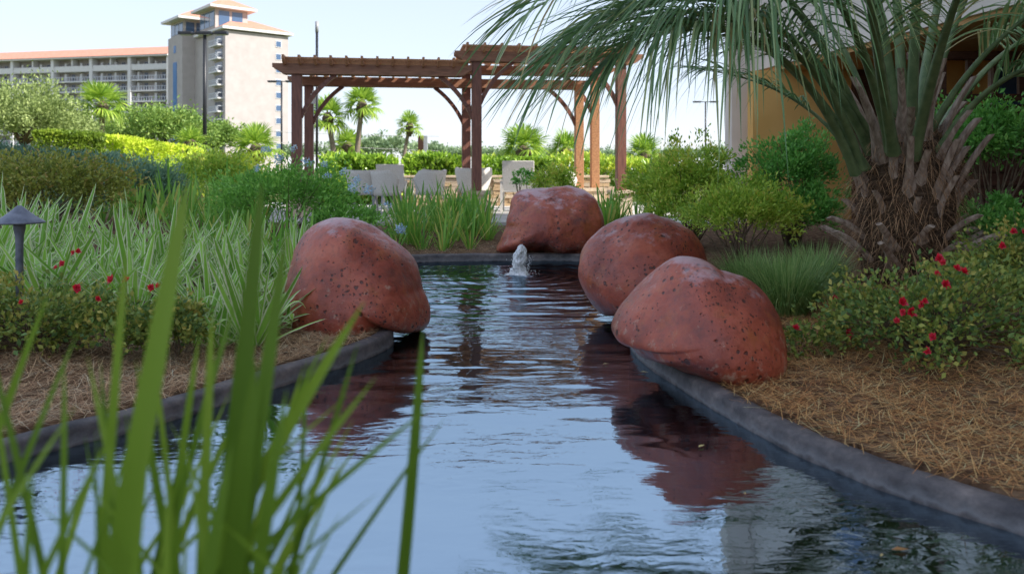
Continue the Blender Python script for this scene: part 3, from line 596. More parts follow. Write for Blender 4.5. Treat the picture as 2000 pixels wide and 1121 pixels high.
# ------------------------------------------------------------------ patio chairs
def barrel_chair(label, px, d, rz, s=1.0):
    x = (px - 1000) / F * d; c_ = thing('patio_chair', label, 'chair', (x, d, .125), rz, 'white patio chairs')
    mb = MB(); n1, n2 = 18, 7; W_ = []
    for j in range(n2):
        t = j / (n2 - 1)
        for i in range(n1):
            a = R(-108 + 216 * i / (n1 - 1)); e = abs(i / (n1 - 1) * 2 - 1)
            r_ = .27 + .07 * t + .03 * t * e; zt_ = .90 - .05 * (1 - e ** 2) - .22 * max(0, e - .72) / .28
            W_.append((r_ * math.sin(a) * .98, r_ * math.cos(a) * .95, .36 + (zt_ - .36) * t))
    fs_ = [(j * n1 + i, j * n1 + i + 1, (j + 1) * n1 + i + 1, (j + 1) * n1 + i) for j in range(n2 - 1) for i in range(n1 - 1)]
    o = mb.add(W_, fs_).build('backrest', M['white_fabric'], c_, True); so_ = o.modifiers.new('thickness', 'SOLIDIFY'); so_.thickness = .022
    MB().lathe([(.0, .44), (.20, .445), (.27, .43), (.285, .40), (.27, .36), (0, .35)], 20).build('seat', M['white_fabric'], c_, True)
    for a, b_ in ((-1, -1), (1, -1), (-1, 1), (1, 1)): MB().tube([(a * .20, b_ * .19, .37), (a * .25, b_ * .24, 0)], [.018, .014], 6).build('leg', M['grey_metal'], c_)
    c_.scale = (s, s, s); return c_
def panel_chair(label, px, d, rz, h=.98, w=.62):
    x = (px - 1000) / F * d; c_ = thing('patio_chair', label, 'chair', (x, d, .125), rz, 'white patio chairs')
    mb = MB(); mb.box((0, .30, .42 + (h - .42) / 2), (w, .03, h - .42), Matrix.Rotation(R(-10), 3, 'X')); mb.build('backrest', M['white_fabric'], c_, bevel=.012)
    MB().box((0, 0, .42), (w, .52, .05)).build('seat', M['white_fabric'], c_, bevel=.015)
    for a in (-1, 1):
        MB().bar((a * (w / 2 + .025), -.24, .64), (a * (w / 2 + .025), .30, .66), .05, .03).build('arm', M['white_fabric'], c_)
        for b_ in (-.24, .26): MB().box((a * (w / 2 + .025), b_, .315), (.045, .045, .63)).build('leg', M['white_fabric'], c_)
    return c_
barrel_chair('white barrel patio chair farthest left under the pergola, its back towards the pond', 711, 16.6, R(180), 1.0)
barrel_chair('white barrel patio chair turned sideways, in front of the tall square chair', 757, 16.3, R(120), .98)
panel_chair('tall square-backed white patio chair between the barrel chairs', 771, 17.9, R(170))
barrel_chair('white barrel patio chair just left of the middle pergola post, turned right', 838, 16.5, R(-125), 1.0)
barrel_chair('white patio chair half hidden behind the middle pergola post', 925, 17.4, R(180), 1.05)
panel_chair('large square-backed white patio chair behind the back boulder', 1014, 17.2, R(176), 1.05, .66)
barrel_chair('small white patio chair beside the lit pergola post on the right', 1094, 17.0, R(150), .95)

# ------------------------------------------------------------------ hotel in the distance
ho = thing('hotel_block', 'tall pale hotel block with orange tile roofs and a column of small blue windows', 'building')
e1 = Vector((.76, .65, 0)); e2 = Vector((-.65, .76, 0)); C0 = Vector((-62.3, 178, 0))
def H(u, w, z=0): return C0 + e1 * u + e2 * w + Vector((0, 0, z))
HR = Matrix(((e1.x, e2.x, 0), (e1.y, e2.y, 0), (0, 0, 1)))
def hbox(u0, u1, w0, w1, z0, z1): return MB().box(H((u0 + u1) / 2, (w0 + w1) / 2, (z0 + z1) / 2), (u1 - u0, w1 - w0, z1 - z0), HR)
def hip(name, u0, u1, w0, w1, z0, z1, ridge=None, parent=None):
    r0, r1 = ridge or (((u0 + u1) / 2 - .01, (w0 + w1) / 2 - .01), ((u0 + u1) / 2 + .01, (w0 + w1) / 2 + .01))
    vv = [H(u0, w0, z0), H(u1, w0, z0), H(u1, w1, z0), H(u0, w1, z0), H(*r0, z1), H(*r1, z1)]
    o = MB().add(vv, [(3, 2, 1, 0), (0, 1, 5, 4), (1, 2, 5), (2, 3, 4, 5), (3, 0, 4)]).build(name, M['roof_tile'], parent or ho)
    mb = hbox(u0, u1, w0, w1, z0 - .55, z0 - .02); mb.build('eave', M['hotel_white'], o); return o
hbox(0, 14.6, 0, 18.5, 0, 31.2).build('wall', M['hotel_wall'], ho)
hip('roof', -.9, 15.5, -.9, 17.0, 32.0, 35.3, ((5.2, 8), (9.2, 8)))
for k in range(9):
    z = 29.3 - 2.9 * k; o = hbox(11.5, 12.9, -.10, .05, z - .75, z + .75).build('window', M['hotel_white'], ho); hbox(11.62, 12.78, -.13, -.11, z - .62, z + .62).build('pane', M['hotel_glass'], o)
for k in range(10):
    z = 28.2 - 2.9 * k
    o = hbox(-1.3, -.01, 1.0, 6.4, z - .28, z).build('balcony', M['hotel_white'], ho)
    mb = MB()
    for j in range(12): mb.box(H(-1.26, 1.05 + 5.3 * j / 11, z + .5), (.06, .12, 1.0), HR)
    mb.box(H(-1.26, 3.7, z + 1.05), (.1, 5.4, .12), HR); mb.box(H(-.65, 1.02, z + 1.05), (1.3, .08, .12), HR); mb.build('railing', M['rail_glass'], o)
    hbox(-.06, -.01, 1.6, 5.8, z + .05, z + 2.1).build('door', M['hotel_door'], o)
T0 = (-2.9, 18.5)
hbox(-2.9, 6, 18.5, 28.5, 0, 32.3).build('stair_tower', M['hotel_wall'], ho)
hbox(-2.97, -2.89, 22.2, 24.8, 4, 26.2).build('blue_stripe', M['hotel_blue'], ho)
hbox(-2.97, -2.89, 22.9, 24.4, 28.4, 30.1).build('tower_window', M['hotel_blue'], ho)
hbox(-2.4, 5.4, 19.0, 28.0, 32.3, 36.0).build('tower_lantern', M['hotel_wall'], ho)
for k in range(3):
    hbox(-2.47, -2.39, 19.6 + 2.75 * k, 21.9 + 2.75 * k, 32.8, 35.3).build('lantern_window', M['hotel_glass'], ho)
    hbox(-1.9 + 2.4 * k, 0.0 + 2.4 * k, 18.93, 19.01, 32.8, 35.3).build('lantern_window', M['hotel_glass'], ho)
hip('roof', -4.2, 7.2, 17.2, 29.8, 36.4, 39.2)
hbox(-.4, 7, 4.8, 14.2, 31.2, 36.8).build('roof_lantern', M['hotel_wall'], ho)
for k in range(3): hbox(-.47, -.39, 5.3 + 3.0 * k, 7.9 + 3.0 * k, 32.8, 36.2).build('lantern_window', M['hotel_glass'], ho)
for k in range(2): hbox(.4 + 3 * k, 2.8 + 3 * k, 4.73, 4.81, 32.8, 36.2).build('lantern_window', M['hotel_glass'], ho)
hip('roof', -2.0, 8.6, 3.2, 15.8, 37.2, 40.2)

hw = thing('hotel_wing', 'long low hotel wing with rows of balconies and orange tile roof, at far left', 'building')
wa = Vector((-.975, .22, 0)); wn_ = Vector((-.22, -.975, 0)); W0 = Vector((P(329, 330, 215).x, 215, 0)); WR = Matrix(((wa.x, -wn_.x, 0), (wa.y, -wn_.y, 0), (0, 0, 1)))
def s_at(px):
    k = (px - 1000) / F; return (W0.x - k * W0.y) / (k * wa.y - wa.x)
def wbox(s0, s1, q0, q1, z0, z1):          # q: depth behind the facade line
    return MB().box(W0 + wa * ((s0 + s1) / 2) - wn_ * ((q0 + q1) / 2) + Vector((0, 0, (z0 + z1) / 2)), (s1 - s0, q1 - q0, z1 - z0), WR)
zy = lambda y: 1 + (330 - y) * 215 / F
cols_ = [s_at(p) for p in (329, 253, 178, 103, 24, -58, -150)]; SE = cols_[-1]
wbox(0, SE, 2.2, 14, 0, zy(109)).build('wall', M['hotel_back'], hw)
wbox(-.3, SE, -.9, 2.4, zy(109), zy(106)).build('eave', M['hotel_white'], hw)
rv = [W0 + wa * s_ - wn_ * q + Vector((0, 0, z)) for s_ in (-.3, SE) for q, z in ((-1.1, zy(105.9)), (7, zy(105.9) + 3.2), (15, zy(105.9)))]
MB().add(rv, [(0, 3, 4, 1), (1, 4, 5, 2), (0, 1, 2), (3, 5, 4), (0, 2, 5, 3)]).build('roof', M['roof_tile'], hw)
for i, s_ in enumerate(cols_):
    wbox(s_ - .45, s_ + .45, -.25, 2.1, 0, zy(109) - .02).build('column', M['hotel_white'], hw)
for i in range(6):
    a, b_ = cols_[i] + .46, cols_[i + 1] - .46; mid = (a + b_) / 2
    wbox(mid - .2, mid + .2, .0, 2.1, zy(123), zy(109) - .03).build('half_column', M['hotel_white'], hw)
    wbox(a, b_, 0, .2, zy(133), zy(123.5)).build('parapet', M['hotel_white'], hw)
    for k in range(8):
        zf = zy(133 + 21 * k) - (.02 if k else 0)
        o = wbox(a, b_, .02, 2.19, zf - .25, zf).build('balcony', M['hotel_white'], hw)
        if k:
            mb = MB(); zr_ = zf + 1.05; nb = 14
            for j in range(nb + 1):
                p_ = W0 + wa * (a + (b_ - a) * j / nb) - wn_ * .08; mb.box((p_.x, p_.y, zf + .52), (.16, .06, 1.0), WR)
            p_ = W0 + wa * mid - wn_ * .08; mb.box((p_.x, p_.y, zr_ + .05), (b_ - a, .1, .14), WR); mb.box((p_.x, p_.y, zf + .1), (b_ - a, .06, .1), WR)
            mb.build('railing', M['rail_glass'], o)
        for j, q in enumerate((.18, .62)):
            s0 = a + (b_ - a) * (q + .06 * math.sin(i * 2.1 + j)); wbox(s0, s0 + 1.1, 2.12, 2.23, zf + .02, zf + 2.15).build('door', M['hotel_door'], o)
            wbox(s0 + 1.9, s0 + 2.5, 1.1, 2.18, zf + .02, zf + 2.2).build('partition', M['hotel_white'], o)

# ------------------------------------------------------------------ lamp posts, poles, sign
def lamp_post(label, px, d, ytop, z0, r, heads, hs):
    x = (px - 1000) / F * d; zt_ = 1 + (330 - ytop) / F * d
    o = thing('street_lamp', label, 'street lamp', (x, d, z0), 0, 'black parking-lot lamp posts')
    MB().tube([(0, 0, 0), (0, 0, zt_ - z0)], [r, r * .8], 10).build('pole', M['black_metal'], o, True)
    MB().tube([(0, 0, 0), (0, 0, .06)], r * 2.2, 10).build('base_plate', M['black_metal'], o)
    for a, b_ in heads:
        h = MB().box((a * hs, 0, zt_ - z0 - .05), (b_ * hs, .35, .16)).build('lamp_head', M['black_metal'], o, bevel=.03)
        MB().box((a * hs, 0, zt_ - z0 - .14), (b_ * hs * .8, .28, .02)).build('lens', M['grey_metal'], h)
    MB().bar((min(a for a, _ in heads) * hs, 0, zt_ - z0 - .06), (max(a for a, _ in heads) * hs, 0, zt_ - z0 - .06), .08, .07).build('arm', M['black_metal'], o)
    return o
lamp_post('thick black lamp post in front of the hotel block, on a concrete foot', 400, 42, 63, 1.3, .11, ((-.85, .62), (-.02, .7), (.75, .55)), 1.15)
lamp_post('thin black lamp post at the right edge of the hotel block', 550, 75, 158, 0, .10, ((-.9, .85), (.8, .85)), .95)
lamp_post('distant black lamp post seen through the palm fronds on the right', 1378, 95, 198, 0, .11, ((-.9, .85), (.9, .85)), 1.1)
cf = MB().tube([(0, 0, -.4), (0, 0, 1.3)], .30, 16).build('lamp_footing', M['concrete']); cf.location = ((400 - 1000) / F * 42, 42, 0); tag(cf, 'round pale concrete footing under the thick black lamp post', 'footing')
o = thing('pole_lamp', 'slim dark pole with a pale cylinder lamp above the left pergola bay', 'street lamp', ((619 - 1000) / F * 26, 26, 0))
zt_ = 1 + (330 - 42) / F * 26; MB().tube([(0, 0, 0), (0, 0, zt_ - .35)], .042, 10).build('pole', M['black_metal'], o, True); MB().tube([(0, 0, zt_ - .35), (0, 0, zt_)], [.055, .055], 12).build('lamp_shade', M['grey_metal'], o, True)
o = thing('utility_pole', 'pale utility pole with crossarm and wires before the oak trees', 'utility pole', ((309 - 1000) / F * 70, 70, 0))
zt_ = 1 + (330 - 240) / F * 70; MB().tube([(0, 0, 0), (0, 0, zt_)], [.16, .12], 8).build('pole', M['concrete'], o); MB().bar((-.5, 0, zt_ - .9), (.5, 0, zt_ - .9), .1, .1).build('crossarm', M['concrete'], o)
for zz, x1, y1 in ((zt_ - .15, -18, .8), (zt_ - .8, -18, .2), (zt_ - .15, 24, -1.0), (zt_ - .8, 24, -1.6)):
    MB().tube([(x1 * t, 0, zz + (y1 if x1 > 0 else -y1 * .3) * t - .8 * t * (1 - t)) for t in np.linspace(0, 1, 9)], .022, 5).build('wire', M['concrete'], o)
o = thing('pylon_sign', 'brown slab-sided pylon beside the small leaning palm', 'sign', ((825.5 - 1000) / F * 60, 60, 0))
zt_ = 1 + (330 - 265) / F * 60; MB().box((-.12, 0, zt_ / 2), (.40, .5, zt_)).build('left_slab', M['deck_wood'], o); MB().box((.22, .02, zt_ / 2), (.27, .46, zt_ - .02)).build('right_slab', M['grey_metal'], o)

# ------------------------------------------------------------------ path light
pl = thing('path_light', 'grey mushroom-capped path light among the lily leaves, at the left edge', 'path light', (P(38, 400, 4.25).x, 4.25, 0))
pm_ = noise_mat('weathered_grey_metal', (.12, .14, .19), (.22, .24, .30), 25, .5, .3, .002)
zc = P(38, 434, 4.25).z
MB().lathe([(.0, .088), (.010, .087), (.020, .078), (.045, .056), (.085, .024), (.118, .004), (.121, -.002), (.115, -.006), (.08, .008), (.03, .02), (0, .02)], 28, (0, 0, zc)).build('cap', pm_, pl, True)
MB().lathe([(.0, .01), (.030, .008), (.029, -.03), (.021, -.07), (.019, -.12), (.018, -.6), (0, -.6)], 16, (0, 0, zc)).build('stem', pm_, pl, True)
MB().lathe([(.0, .0), (.024, 0), (.024, -.035), (0, -.035)], 16, (0, 0, zc + .018)).build('lens', M['concrete'], pl, True)

# ------------------------------------------------------------------ foliage builders
def bush_quads(q, c, rad, n, L, W, clumps=40, spread=.30, seed=0, up=.35, flat=.0, shell=.75, lump=.25):
    """leaves gathered in clumps through an uneven ellipsoid (axes rad)"""
    c = np.array(c, float); rad = np.array(rad, float)
    dr_ = rdir(clumps); dr_[:, 2] = np.abs(dr_[:, 2]) * 1.0 - .35 * (rng.random(clumps) < .35)
    rr_ = (1 - shell * .6 * rng.random(clumps) ** 1.6)[:, None] * (1 + lump * fbm(dr_ * 1.7 + seed * 9.1, seed, 2))[:, None]
    cen = dr_ * rr_ * rad
    k = rng.integers(0, clumps, n); off = rng.normal(size=(n, 3)) * spread * rad.mean() * (.6 + .8 * rng.random(clumps))[k][:, None] * .6
    p = cen[k] + off
    ax = unit(unit(p / rad) * .7 + rdir(n) * .8 + np.array([0, 0, up])); nr_ = rdir(n) + np.array([0, 0, .8])
    ln = L * (.6 + .8 * rng.random(n)); tone = np.clip(.5 * rng.random(n) + .5 * rng.random(clumps)[k], 0, 1)
    p = c + p; q.add(leaves(p, ax, nr_, ln, ln * W, .12), tone); return p
def stems_mesh(base, pts, r0=.012, r1=.004, name='stems', n=5):
    mb = MB(); base = Vector(base)
    for p in pts:
        p = Vector(p); b0 = base + Vector((random.uniform(-.08, .08), random.uniform(-.08, .08), 0)); md = b0.lerp(p, .5) + Vector((random.uniform(-.06, .06), random.uniform(-.06, .06), .06))
        mb.tube([b0, b0.lerp(md, .6), md, p], [r0, r0 * .8, (r0 + r1) / 2, r1], n, False)
    return mb.mesh(name, True)
def shrub(name, label, cat, c, rad, n, L, W, mat, clumps=50, spread=.3, seed=1, group=None, stems=14, up=.35, shell=.75, extra=(), rs=.012, lump=.25):
    """a bush: foliage and stems under one empty at its foot; c = centre of the leaf mass"""
    z0 = max(g1(c[0], c[1]), .0); t = thing(name, label, cat, (c[0], c[1], z0), 0, group)
    q = Q(); l0 = (0, 0, c[2] - z0); pts = bush_quads(q, l0, rad, n, L, W, clumps, spread, seed, up, shell=shell, lump=lump)
    for (dx, dy, dz, f, nn) in extra: bush_quads(q, (l0[0] + dx, l0[1] + dy, l0[2] + dz), np.array(rad) * f, nn, L, W, max(10, int(clumps * f)), spread, seed + 3, up, shell=shell, lump=lump)
    q.build('foliage', mat, t)
    if stems:
        sel = pts[rng.integers(0, len(pts), stems)]; link('stems', stems_mesh((0, 0, -.03), sel, rs, rs * .3), t, M['twig'])
    return t
def flower_mesh(k=0, s=.035):
    q = Q(); n = 14; a = np.linspace(0, 4 * math.pi, n, endpoint=False) + rng.random(n) * .4; lay = np.linspace(.15, 1.1, n)
    ax = np.stack([np.cos(a) * lay, np.sin(a) * lay, 1.1 - lay * .7], 1); nr_ = np.stack([-np.cos(a) * .5, -np.sin(a) * .5, np.ones(n)], 1)
    q.add(leaves(np.zeros((n, 3)), ax, nr_, np.full(n, s * .9) * (.8 + .4 * rng.random(n)), np.full(n, s * .85), .1), rng.random(n)); return q.mesh('flower')
RED = [flower_mesh(k) for k in range(4)]
for me in RED: me.materials.append(M['red'])
def cluster_mesh(s=.05):
    q = Q(); n = 60; d_ = rdir(n); d_[:, 2] = np.abs(d_[:, 2]); p = d_ * s * (.5 + .6 * rng.random((n, 1)))
    q.add(leaves(p, rdir(n) + d_ * .4, d_ + rdir(n) * .4, np.full(n, s * .45), np.full(n, s * .34), .05), rng.random(n)); me = q.mesh('flower'); me.materials.append(M['bluef']); return me
BLUE = [cluster_mesh() for k in range(3)]
def put_flower(parent, me, w, sc=1.0, face=None):
    o = link('flower', me, parent); o.location = Vector(w) - parent.location; o.scale = (sc,) * 3
    o.rotation_euler = (R(random.uniform(20, 75)), 0, R(random.uniform(-60, 60))) if face is None else face; return o

# ------------------------------------------------------------------ roses
rr1 = shrub('rose_bush', 'big sprawling rose bush with red blooms below the thick palm, right bank', 'rose bush', (2.02, 4.0, .24), (.62, .46, .24), 5600, .029, .62, M['rose'], 130, .20, 3, None, 150, .2, .9, [(-.55, .1, -.12, .4, 700), (.55, -.45, -.06, .6, 3000), (.5, .35, .10, .5, 2200)], .004)
for px, py, d in ((1868, 525, 3.75), (1880, 532, 3.8), (1830, 535, 3.8), (1843, 514, 3.95), (1846, 556, 3.8), (1762, 590, 3.7), (1806, 588, 3.65), (1800, 594, 3.7), (1765, 610, 3.65), (1779, 609, 3.7), (1752, 628, 3.6), (1823, 658, 3.5), (1813, 686, 3.45), (1631, 584, 4.2), (1655, 650, 4.0), (1553, 643, 4.0), (1836, 505, 4.1)):
    put_flower(rr1, RED[random.randrange(4)], P(px, py, d), random.uniform(.55, .95))
rr2 = shrub('rose_bush', 'rose bush at the right edge with two red blooms side by side', 'rose bush', (2.95, 4.8, .40), (.34, .34, .24), 3000, .029, .62, M['rose'], 50, .22, 8, None, 24, .2, .9, (), .004)
for px, py, d in ((1981, 453, 4.6), (1996, 454, 4.6), (1960, 480, 4.6)): put_flower(rr2, RED[random.randrange(4)], P(px, py, d), .8)
rl1 = shrub('rose_bush', 'low rose bush with scattered red blooms around the path light, left bank', 'rose bush', (-2.35, 4.05, .22), (.50, .30, .20), 5200, .028, .62, M['rose'], 90, .20, 13, None, 110, .2, .9, [(.42, -.08, -.02, .6, 1300), (-.5, -.1, -.04, .6, 1000)], .004)
for px, py, d in ((152, 491, 4.0), (145, 494, 4.0), (220, 547, 3.85), (248, 549, 3.85), (43, 591, 3.75), (190, 584, 3.75), (110, 524, 3.95), (123, 516, 4.0), (150, 563, 3.8)): put_flower(rl1, RED[random.randrange(4)], P(px, py, d), random.uniform(.5, .9))
rl2 = shrub('rose_bush', 'small dark rose bush at the foot of the lily leaves, left of the left boulder', 'rose bush', (-1.66, 3.95, .22), (.20, .20, .15), 2300, .028, .65, M['rose'], 36, .24, 17, None, 18, .2, .9, (), .004)
for px, py, d in ((332, 541, 3.8), (295, 562, 3.75), (323, 566, 3.8), (310, 560, 3.8)): put_flower(rl2, RED[random.randrange(4)], P(px, py, d), random.uniform(.5, .8))

# ------------------------------------------------------------------ variegated lily bed (each leaf its own piece)
def leaf_me(droop, L=1.0, W=.05, tone=.5, seg=8, cols=2, name='leaf', mat='lily', vfold=.25, lean=.12):
    qd, sd_, ix = strips(np.zeros((1, 3)), np.array([[lean, 0, 1.]]), [L], [W], [droop], seg, cols=cols, vfold=vfold)
    V = qd.reshape(-1, 3); # weld
    me = Q().add(qd, np.full(len(qd), tone), sd_).mesh(name); me.materials.append(M[mat]); return me
LILY = [leaf_me(g, 1, w, t, lean=le) for g, w, t, le in ((.08, .105, .2, .1), (.18, .09, .5, .15), (.30, .105, .8, .2), (.48, .095, .4, .25), (.62, .09, .9, .3), (.25, .11, .6, .12), (.38, .085, .1, .2))]
def lily(x, y, n, hgt, label, group, s=1.0):
    t = thing('flax_lily', label, 'plant', (x, y, g1(x, y) - .01), random.uniform(0, 6.28), group)
    for i in range(n):
        o = link('leaf', LILY[random.randrange(len(LILY))], t); a = random.uniform(0, 6.28); r_ = random.uniform(0, .07)
        L = hgt * random.uniform(.6, 1.15); o.location = (r_ * math.cos(a), r_ * math.sin(a), 0); wd = random.uniform(.55, .9) / max(hgt, .3) * .55
        o.scale = (L, L * max(.55, min(1.2, wd)), L); o.rotation_euler = (random.uniform(-.3, .3), random.uniform(.0, .95) ** 1.0, a)
    return t
spots = []
tries = 0
while len(spots) < 62 and tries < 6000:
    tries += 1
    y = random.uniform(4.15, 8.3); x = random.uniform(-.655 * y - .3, -.9); px = 1000 + F * x / y
    if px > 600 - max(0, (5.2 - y)) * 90 or px < -40: continue
    if y < 4.75 and px < 330: continue
    if sdf(x, y)[0] < .22: continue
    if all((x - a) ** 2 + (y - b_) ** 2 > (.20 + .02 * y) ** 2 for a, b_ in spots): spots.append((x, y))
spots.sort(key=lambda q: q[1])
for i, (x, y) in enumerate(spots):
    px = 1000 + F * x / y
    lb, gr = (('white-edged flax lily clump in the front row, just behind the low red roses', 'front-row flax lilies of the left bed') if y < 5.3 and px < 430 else
              ('white-edged flax lily clump packed against the left boulder, behind its low neighbours', 'flax lilies next to the left boulder') if px > 430 else
              ('white-edged flax lily clump in the back rows, below the bronze shrub', 'back-row flax lilies of the left bed'))
    lily(x, y, 26 if y < 6.5 else 17, random.uniform(.56, .76), lb, gr)
for px, py, d in ((432, 665, 4.3), (505, 640, 4.5), (560, 610, 4.75), (575, 560, 5.05)):
    lily(P(px, py, d).x, d, 22, .40, 'low white-edged flax lily clump hugging the left boulder at the kerb', 'flax lilies beside the left boulder')
# greener strap leaves around the back of the bed
gq = leaf_me(.3, 1, .035, .6, mat='grassy', cols=1, lean=.2); GRS = [leaf_me(g, 1, w, t, 7, 1, mat='grassy', lean=le) for g, w, t, le in ((.05, .045, .1, .1), (.2, .05, .35, .15), (.4, .042, .5, .2), (.6, .048, .2, .3), (.3, .04, .85, .2), (.15, .05, .0, .1))]
def daylily(x, y, n, hgt, label, group, tl=.5, base=.07):
    t = thing('daylily', label, 'plant', (x, y, g1(x, y) - .01), random.uniform(0, 6.28), group)
    for i in range(n):
        o = link('leaf', GRS[random.randrange(6)], t); a = random.uniform(0, 6.28); r_ = random.uniform(0, base); L = hgt * random.uniform(.55, 1.15)
        o.location = (r_ * math.cos(a), r_ * math.sin(a), 0); o.scale = (L, L * .85, L); o.rotation_euler = (random.uniform(-.15, .15), random.uniform(0, tl), a)
    return t
for px, d, h in ((640, 8.2, .62), (600, 7.6, .66), (560, 7.9, .7), (520, 8.3, .75), (480, 8.6, .75), (430, 8.8, .75), (395, 9.1, .7), (545, 6.7, .6), (590, 6.4, .55), (455, 9.6, .8), (500, 9.2, .8), (410, 10.2, .85), (370, 10.4, .85), (445, 10.8, .9), (340, 10.0, .75), (480, 7.8, .75), (440, 7.6, .7), (395, 8.2, .7), (350, 8.8, .7), (300, 9.6, .75), (270, 10.2, .8), (330, 10.8, .85), (290, 11.2, .85), (380, 11.6, .9), (430, 11.8, .9), (250, 11.0, .8), (480, 10.6, .9), (350, 12.2, .9), (310, 12.4, .9), (230, 10.4, .75), (400, 12.4, .9), (200, 9.9, .7), (450, 12.6, .95), (500, 11.5, .9)):
    daylily((px - 1000) / F * d, d, 18, h, 'plain green daylily clump at the foot of the blue-flowered bush' if d < 9.5 else 'plain green daylily clump in front of the patio, behind the lily bed', 'daylilies before the blue-flowered bush' if d < 9.5 else 'daylilies behind the lily bed')
for i in range(44):
    d = random.uniform(9.25, 12.2); px = random.uniform(770, 985)
    daylily((px - 1000) / F * d, d, 20, random.uniform(.55, .80), 'green daylily clump behind the pond, nearer the left boulder' if px < 878 else 'green daylily clump behind the pond, nearer the back boulder', 'daylilies behind the pond by the left boulder' if px < 878 else 'daylilies behind the pond by the back boulder')
for i in range(13):
    d = random.uniform(10.0, 11.8); px = random.uniform(1175, 1300)
    daylily((px - 1000) / F * d, d, 22, random.uniform(.55, .75), 'lush green grass clump right of the back boulder', 'grass clumps right of the back boulder', .55)

# ------------------------------------------------------------------ near blades, out of focus
fg = thing('iris_clump', 'clump of tall green sword leaves close to the camera, out of focus', 'plant', (-.30, .80, .07))
def near_blade(bx, by, tx, ty, d, w, bow=0.0, tone=.5, tipw=.05):
    """blade rising from the bank to the tip seen at (tx, ty), distance d"""
    tip = P(tx, ty, d); base = Vector((bx, by, .07)); n = 14; w *= .80; mid = base.lerp(tip, .5) + Vector((bow, 0, .05)); V = []; s_ = []
    dirv = (tip - base).normalized(); sd_ = dirv.cross(Vector((random.uniform(-.35, .35), -1, .15))).normalized()
    for i in range(n + 1):
        t = i / n; p = base * (1 - t) ** 2 + mid * 2 * t * (1 - t) + tip * t * t; ww = w * (.75 + .25 * min(1, t * 3)) * (1 if t < .55 else math.sqrt(max(0, 1 - ((t - .55) / .45) ** 2)) * .97 + .03)
        nn = sd_.cross(dirv) * ww * .10
        V += [p + sd_ * ww / 2 + nn, p, p - sd_ * ww / 2 + nn]
    fs_ = []
    for i in range(n):
        for k in (0, 1): fs_.append((i * 3 + k, i * 3 + k + 1, i * 3 + k + 4, i * 3 + k + 3))
    me = np_mesh('leaf', np.array(V) - np.array(fg.location), np.array(fs_), {'rnd': np.full(len(V), tone) + np.repeat(np.linspace(-.15, .15, n + 1), 3), 'side': np.zeros(len(V))}, True)
    link('leaf', me, fg, M['blade'])
#   crossing of the frame's lower edge, tip x, tip y, width in photo pixels, distance, tone, bow
for xb, tx, ty, wp, d, tone, bow in ((225, 368, 352, 60, .85, .6, .01), (430, 512, 355, 44, .95, .1, .01), (455, 560, 450, 40, .9, .2, .015), (205, 250, 470, 22, .9, .65, -.01), (440, 712, 588, 36, .9, .65, -.02), (775, 826, 640, 28, 1.0, .15, .02), (690, 870, 815, 13, .95, .2, -.02),
        (485, 735, 735, 24, .85, .55, -.02), (520, 850, 785, 18, .9, .35, -.03), (100, 232, 818, 18, .8, .5, -.02), (-40, 150, 790, 20, .8, .6, -.02), (20, 65, 900, 24, .75, .3, .01), (95, 125, 700, 16, .9, .4, .02), (-60, 100, 560, 20, .95, .5, -.03), (330, 290, 620, 15, .95, .75, .01), (180, 165, 850, 14, .9, .35, .02),
        (390, 415, 600, 24, .92, .75, .0), (340, 470, 560, 20, .98, .3, -.02), (470, 640, 655, 16, .95, .5, -.03), (560, 600, 700, 14, 1.0, .3, .02), (610, 665, 1000, 13, .8, .5, .0), (370, 365, 880, 18, .8, .6, .02), (260, 300, 760, 26, .8, .55, -.01), (440, 500, 700, 52, .8, .15, .01), (400, 455, 860, 46, .75, .25, .0),
        (510, 560, 760, 38, .8, .3, -.01), (300, 330, 930, 26, .75, .65, .01), (560, 690, 820, 14, .9, .95, -.02), (380, 680, 770, 11, .95, .9, -.05), (20, -20, 720, 18, .9, .5, .0), (150, 70, 980, 16, .8, .4, .02), (480, 410, 1000, 22, .75, .5, .02), (250, 160, 930, 14, .85, .7, .03), (530, 640, 900, 22, .8, .25, -.02), (420, 330, 820, 12, .95, .8, .03), (590, 740, 960, 12, .85, .4, -.02)):
    tip = P(tx, ty, d); low = P(xb, 1121, d - .03); k_ = (tip.z - .07) / (tip.z - low.z); base = tip + (low - tip) * k_; base.y = d - .06
    near_blade(base.x, base.y, tx, ty, d, wp / F * d * 1.12, bow, tone)

for i in range(30):
    xb = random.gauss(330, 170); tx = min(700, xb + random.gauss(60, 70)); xb = min(xb, 560); ty = random.uniform(640, 1020); d = random.uniform(.78, 1.05); wp = random.uniform(9, 22)
    tip = P(tx, ty, d); low = P(xb, 1121, d - .03); k_ = (tip.z - .07) / (tip.z - low.z); base = tip + (low - tip) * min(k_, 4.0); base.z = .07
    near_blade(base.x, d - .05, tx, ty, d, wp / F * d * 1.1, random.uniform(-.03, .03), random.random())
